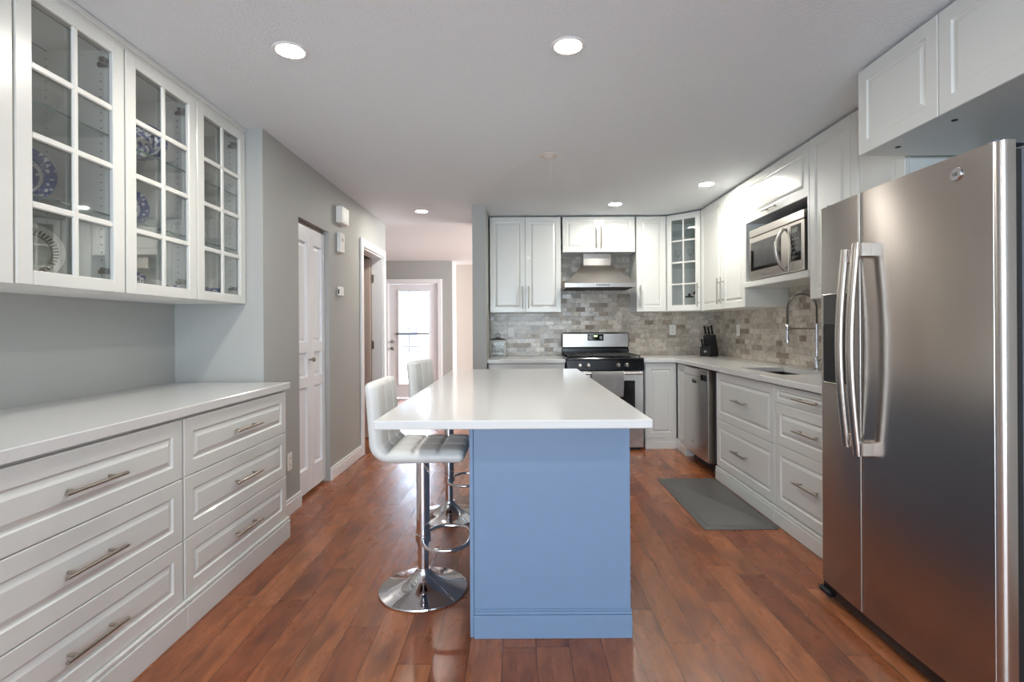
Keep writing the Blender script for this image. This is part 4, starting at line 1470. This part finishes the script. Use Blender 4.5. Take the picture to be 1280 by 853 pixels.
knife(-0.045, -0.045, 0.107, 0.085, -0.34, 'small steak knife in the front step, outer', True)
knife(-0.018, -0.045, 0.107, 0.080, -0.34, 'small steak knife in the front step, second', True)
knife(0.010, -0.045, 0.107, 0.082, -0.34, 'small steak knife in the front step, third', True)
knife(0.038, -0.045, 0.107, 0.078, -0.34, 'small steak knife in the front step, beside white tag', True)

# ------------------------------------------------------------------ china in the glazed cabinets
def plate_mb(R, t=0.004):
    return MB().lathe([(0.0, 0.0), (R * 0.55, 0.0), (R * 0.62, 0.004), (R * 0.70, R * 0.12), (R, R * 0.16), (R * 1.0, R * 0.16 + t), (R * 0.70, R * 0.12 + t), (R * 0.62, 0.004 + t), (R * 0.55, t), (0.0, t)], 56)
def standing_plate(x, y, zs, R, facing, lean, m, label, group=None, squash=1.0):
    """plate on edge; its face looks along the compass angle `facing`, leaning back"""
    o = plate_mb(R).build('plate', m)
    o.matrix_world = (Matrix.Translation((x, y, zs + R * math.cos(lean) + 0.003)) @ Matrix.Rotation(facing, 4, 'Z')
                      @ Matrix.Rotation(PI / 2 - lean, 4, 'Y') @ Matrix.Diagonal((squash, 1, 1, 1)))
    tag(o, label, 'plate', group)
    return o
S1, S2, S0 = 1.7055, 2.0325, 1.4035
FA = math.radians(-52)
standing_plate(-1.925, 1.985, S1, 0.122, FA, 0.16, M_blueplate, 'blue patterned plate standing on the shelf above the gilt plate', 'blue patterned plates on edge')
standing_plate(-1.910, 2.000, S0, 0.126, FA, 0.22, M_giltplate, 'white plate with gilt dashed rim standing on the cabinet floor')
standing_plate(-1.815, 2.505, S2, 0.105, math.radians(-60), 0.3, M_blueplate, 'blue patterned plate standing behind the sauce boat', 'blue patterned plates on edge')
standing_plate(-1.925, 2.505, S1, 0.118, FA, 0.18, M_blueplate, 'blue patterned plate standing behind the stacked glass plates', 'blue patterned plates on edge')
def flat_plate(x, y, z, R, m, label, group):
    o = MB().lathe([(0.0, 0.0), (R * 0.6, 0.0), (R * 0.7, 0.003), (R, 0.016), (R, 0.019), (R * 0.68, 0.007), (0.0, 0.004)], 44).build('glass_plate', m)
    o.location = (x, y, z)
    tag(o, label, 'plate', group)
words = ('lowest', 'second', 'topmost')
for k in range(3):
    flat_plate(-1.765, 2.36, S1 + 0.001 + k * 0.0085, 0.105, M_clear, 'clear glass plate, %s of the stack under the blue plate' % words[k], 'stacked clear glass plates')
for k in range(3):
    flat_plate(-1.79, 2.84, S1 + 0.001 + k * 0.0085, 0.13, M_clear, 'clear glass plate, %s of the stack in corner cabinet above cups' % words[k], 'stacked clear glass plates')
def bowl(name, x, y, z, R, H_, m, label, cat='bowl', group=None, sx=1.0):
    t_ = 0.003
    o = MB().lathe([(0.0, 0.0), (R * 0.45, 0.0), (R * 0.5, 0.006), (R * 0.8, H_ * 0.45), (R, H_), (R - t_, H_), (R * 0.78, H_ * 0.48), (R * 0.45, 0.012), (0.0, 0.011)], 36, None, sx, 1.0).build(name, m)
    o.location = (x, y, z)
    tag(o, label, cat, group)
    return o
bowl('glass_bowl', -1.86, 1.99, S2 + 0.001, 0.085, 0.11, M_clear, 'clear glass bowl on the top shelf above the blue plate', group='clear glass bowls')
bowl('glass_bowl', -1.79, 2.84, S2 + 0.001, 0.12, 0.05, M_clear, 'shallow clear glass bowl on top shelf of corner-side glazed cabinet', group='clear glass bowls')
# sauce boat
sb = thing('sauce_boat', 'blue and white sauce boat on the top shelf of middle cabinet', 'sauce boat', (-1.745, 2.385, S2 + 0.001), math.radians(60))
rows = []
for (q, z) in ((0.45, 0.0), (0.40, 0.012), (0.62, 0.03), (0.92, 0.06), (1.0, 0.085), (1.06, 0.108)):
    ring = []
    for j in range(36):
        a = 2 * PI * j / 36
        spout = max(0.0, math.cos(a)) ** 6
        ring.append((0.078 * q * math.cos(a) * (1 + 0.35 * spout * (z / 0.108)), 0.048 * q * math.sin(a), z + 0.02 * spout * (z / 0.108) ** 2))
    rows.append(ring)
b = MB().grid(rows, False, True)
b.f.append(list(range(36)))
b.build('body', M_bluechina, sb)
r2 = [[(p[0] * 0.97, p[1] * 0.95, p[2] - 0.001) for p in rows[k]] for k in (3, 4, 5)]
r2 = [[(p[0] * 1.001, p[1] * 1.001, p[2] + 0.0015) for p in rows[5]]] + list(reversed(r2))
r2.append([(0.03 * math.cos(2 * PI * j / 36), 0.02 * math.sin(2 * PI * j / 36), 0.03) for j in range(36)])
b = MB().grid(r2, False, True)
b.f.append([(len(r2) - 1) * 36 + j for j in range(36)])
b.build('lining', M_china, sb)
MB().tube([(-0.07, 0, 0.095), (-0.105, 0, 0.105), (-0.118, 0, 0.075), (-0.10, 0, 0.04), (-0.055, 0, 0.03)], 0.006, 8).build('handle', M_bluechina, sb)
def cup(x, y, z, R, H_, m, label, group, ang=0.0):
    c = thing('cup', label, 'cup', (x, y, z), ang, group)
    MB().lathe([(0.0, 0.0), (R * 0.6, 0.0), (R * 0.62, 0.006), (R * 0.9, H_ * 0.4), (R, H_), (R - 0.003, H_), (R * 0.86, H_ * 0.4), (R * 0.5, 0.008), (0.0, 0.008)], 30).build('body', m, c)
    MB().tube([(R * 0.93, 0, H_ * 0.82), (R * 1.35, 0, H_ * 0.8), (R * 1.42, 0, H_ * 0.5), (R * 0.85, 0, H_ * 0.25)], 0.0035, 8).build('handle', m, c)
    return c
cup(-1.735, 2.345, S0 + 0.001, 0.042, 0.075, M_bluechina, 'blue and white cup in front of the sugar bowl', 'china cups on the cabinet floors', -0.6)
cup(-1.715, 2.435, S0 + 0.001, 0.034, 0.062, M_china, 'plain white cup between the sugar bowl and blue bowl', 'china cups on the cabinet floors', -1.4)
cup(-1.705, 2.800, S0 + 0.001, 0.030, 0.058, M_bluechina, 'blue cup in the corner-side glazed cabinet, nearer the camera', 'china cups on the cabinet floors', -1.0)
cup(-1.690, 2.885, S0 + 0.001, 0.030, 0.058, M_bluechina, 'blue cup in the corner-side glazed cabinet, nearer the wall', 'china cups on the cabinet floors', -1.0)
bowl('small_bowl', -1.70, 2.535, S0 + 0.001, 0.038, 0.045, M_bluechina, 'small dark blue bowl by the middle cabinet side', group='blue bowls')
sg = thing('sugar_bowl', 'lidded blue and white sugar bowl on the middle cabinet floor', 'sugar bowl', (-1.825, 2.445, S0 + 0.001))
MB().lathe([(0.0, 0.0), (0.032, 0.0), (0.034, 0.008), (0.055, 0.04), (0.052, 0.075), (0.04, 0.088), (0.0, 0.088)], 32).build('body', M_bluechina, sg)
MB().lathe([(0.043, 0.0885), (0.038, 0.10), (0.015, 0.115), (0.008, 0.12), (0.012, 0.128), (0.008, 0.138), (0.0, 0.14)], 28).build('lid', M_bluechina, sg)

# contents of the diagonal corner cabinet
tp = thing('glass_teapot', 'glass teapot with black handle in the diagonal corner cabinet', 'teapot', (1.86, 5.56, zb0 + 0.019), -0.75)
MB().lathe([(0.0, 0.0), (0.055, 0.0), (0.075, 0.03), (0.075, 0.07), (0.045, 0.12), (0.042, 0.13)], 32).build('body', M_clear, tp)
MB().lathe([(0.047, 0.1305), (0.045, 0.142), (0.012, 0.15), (0.014, 0.17), (0.0, 0.172)], 24).build('lid', M_blackm, tp)
MB().tube([(0.045, 0, 0.165), (0.075, 0, 0.195), (0.11, 0, 0.19), (0.132, 0, 0.15), (0.13, 0, 0.10), (0.11, 0, 0.055), (0.072, 0, 0.02)], 0.012, 12).build('handle', M_blackm, tp)
MB().tube([(-0.07, 0, 0.05), (-0.10, 0, 0.09), (-0.115, 0, 0.12)], [0.014, 0.009, 0.007], 10).build('spout', M_clear, tp)
for (x, y, lab) in ((1.76, 5.62, 'clear stemmed glass on the corner cabinet shelf, inner side'), (1.86, 5.52, 'clear stemmed glass on the corner cabinet shelf, outer side')):
    o = MB().lathe([(0.0, 0.0), (0.032, 0.0), (0.030, 0.004), (0.005, 0.01), (0.004, 0.07), (0.012, 0.08), (0.034, 0.105), (0.036, 0.13), (0.030, 0.165), (0.029, 0.165), (0.034, 0.13), (0.03, 0.107), (0.0, 0.082)], 28).build('wine_glass', M_clear)
    o.location = (x, y, 1.908)
    tag(o, lab, 'glass', 'stemmed glasses in the corner cabinet')
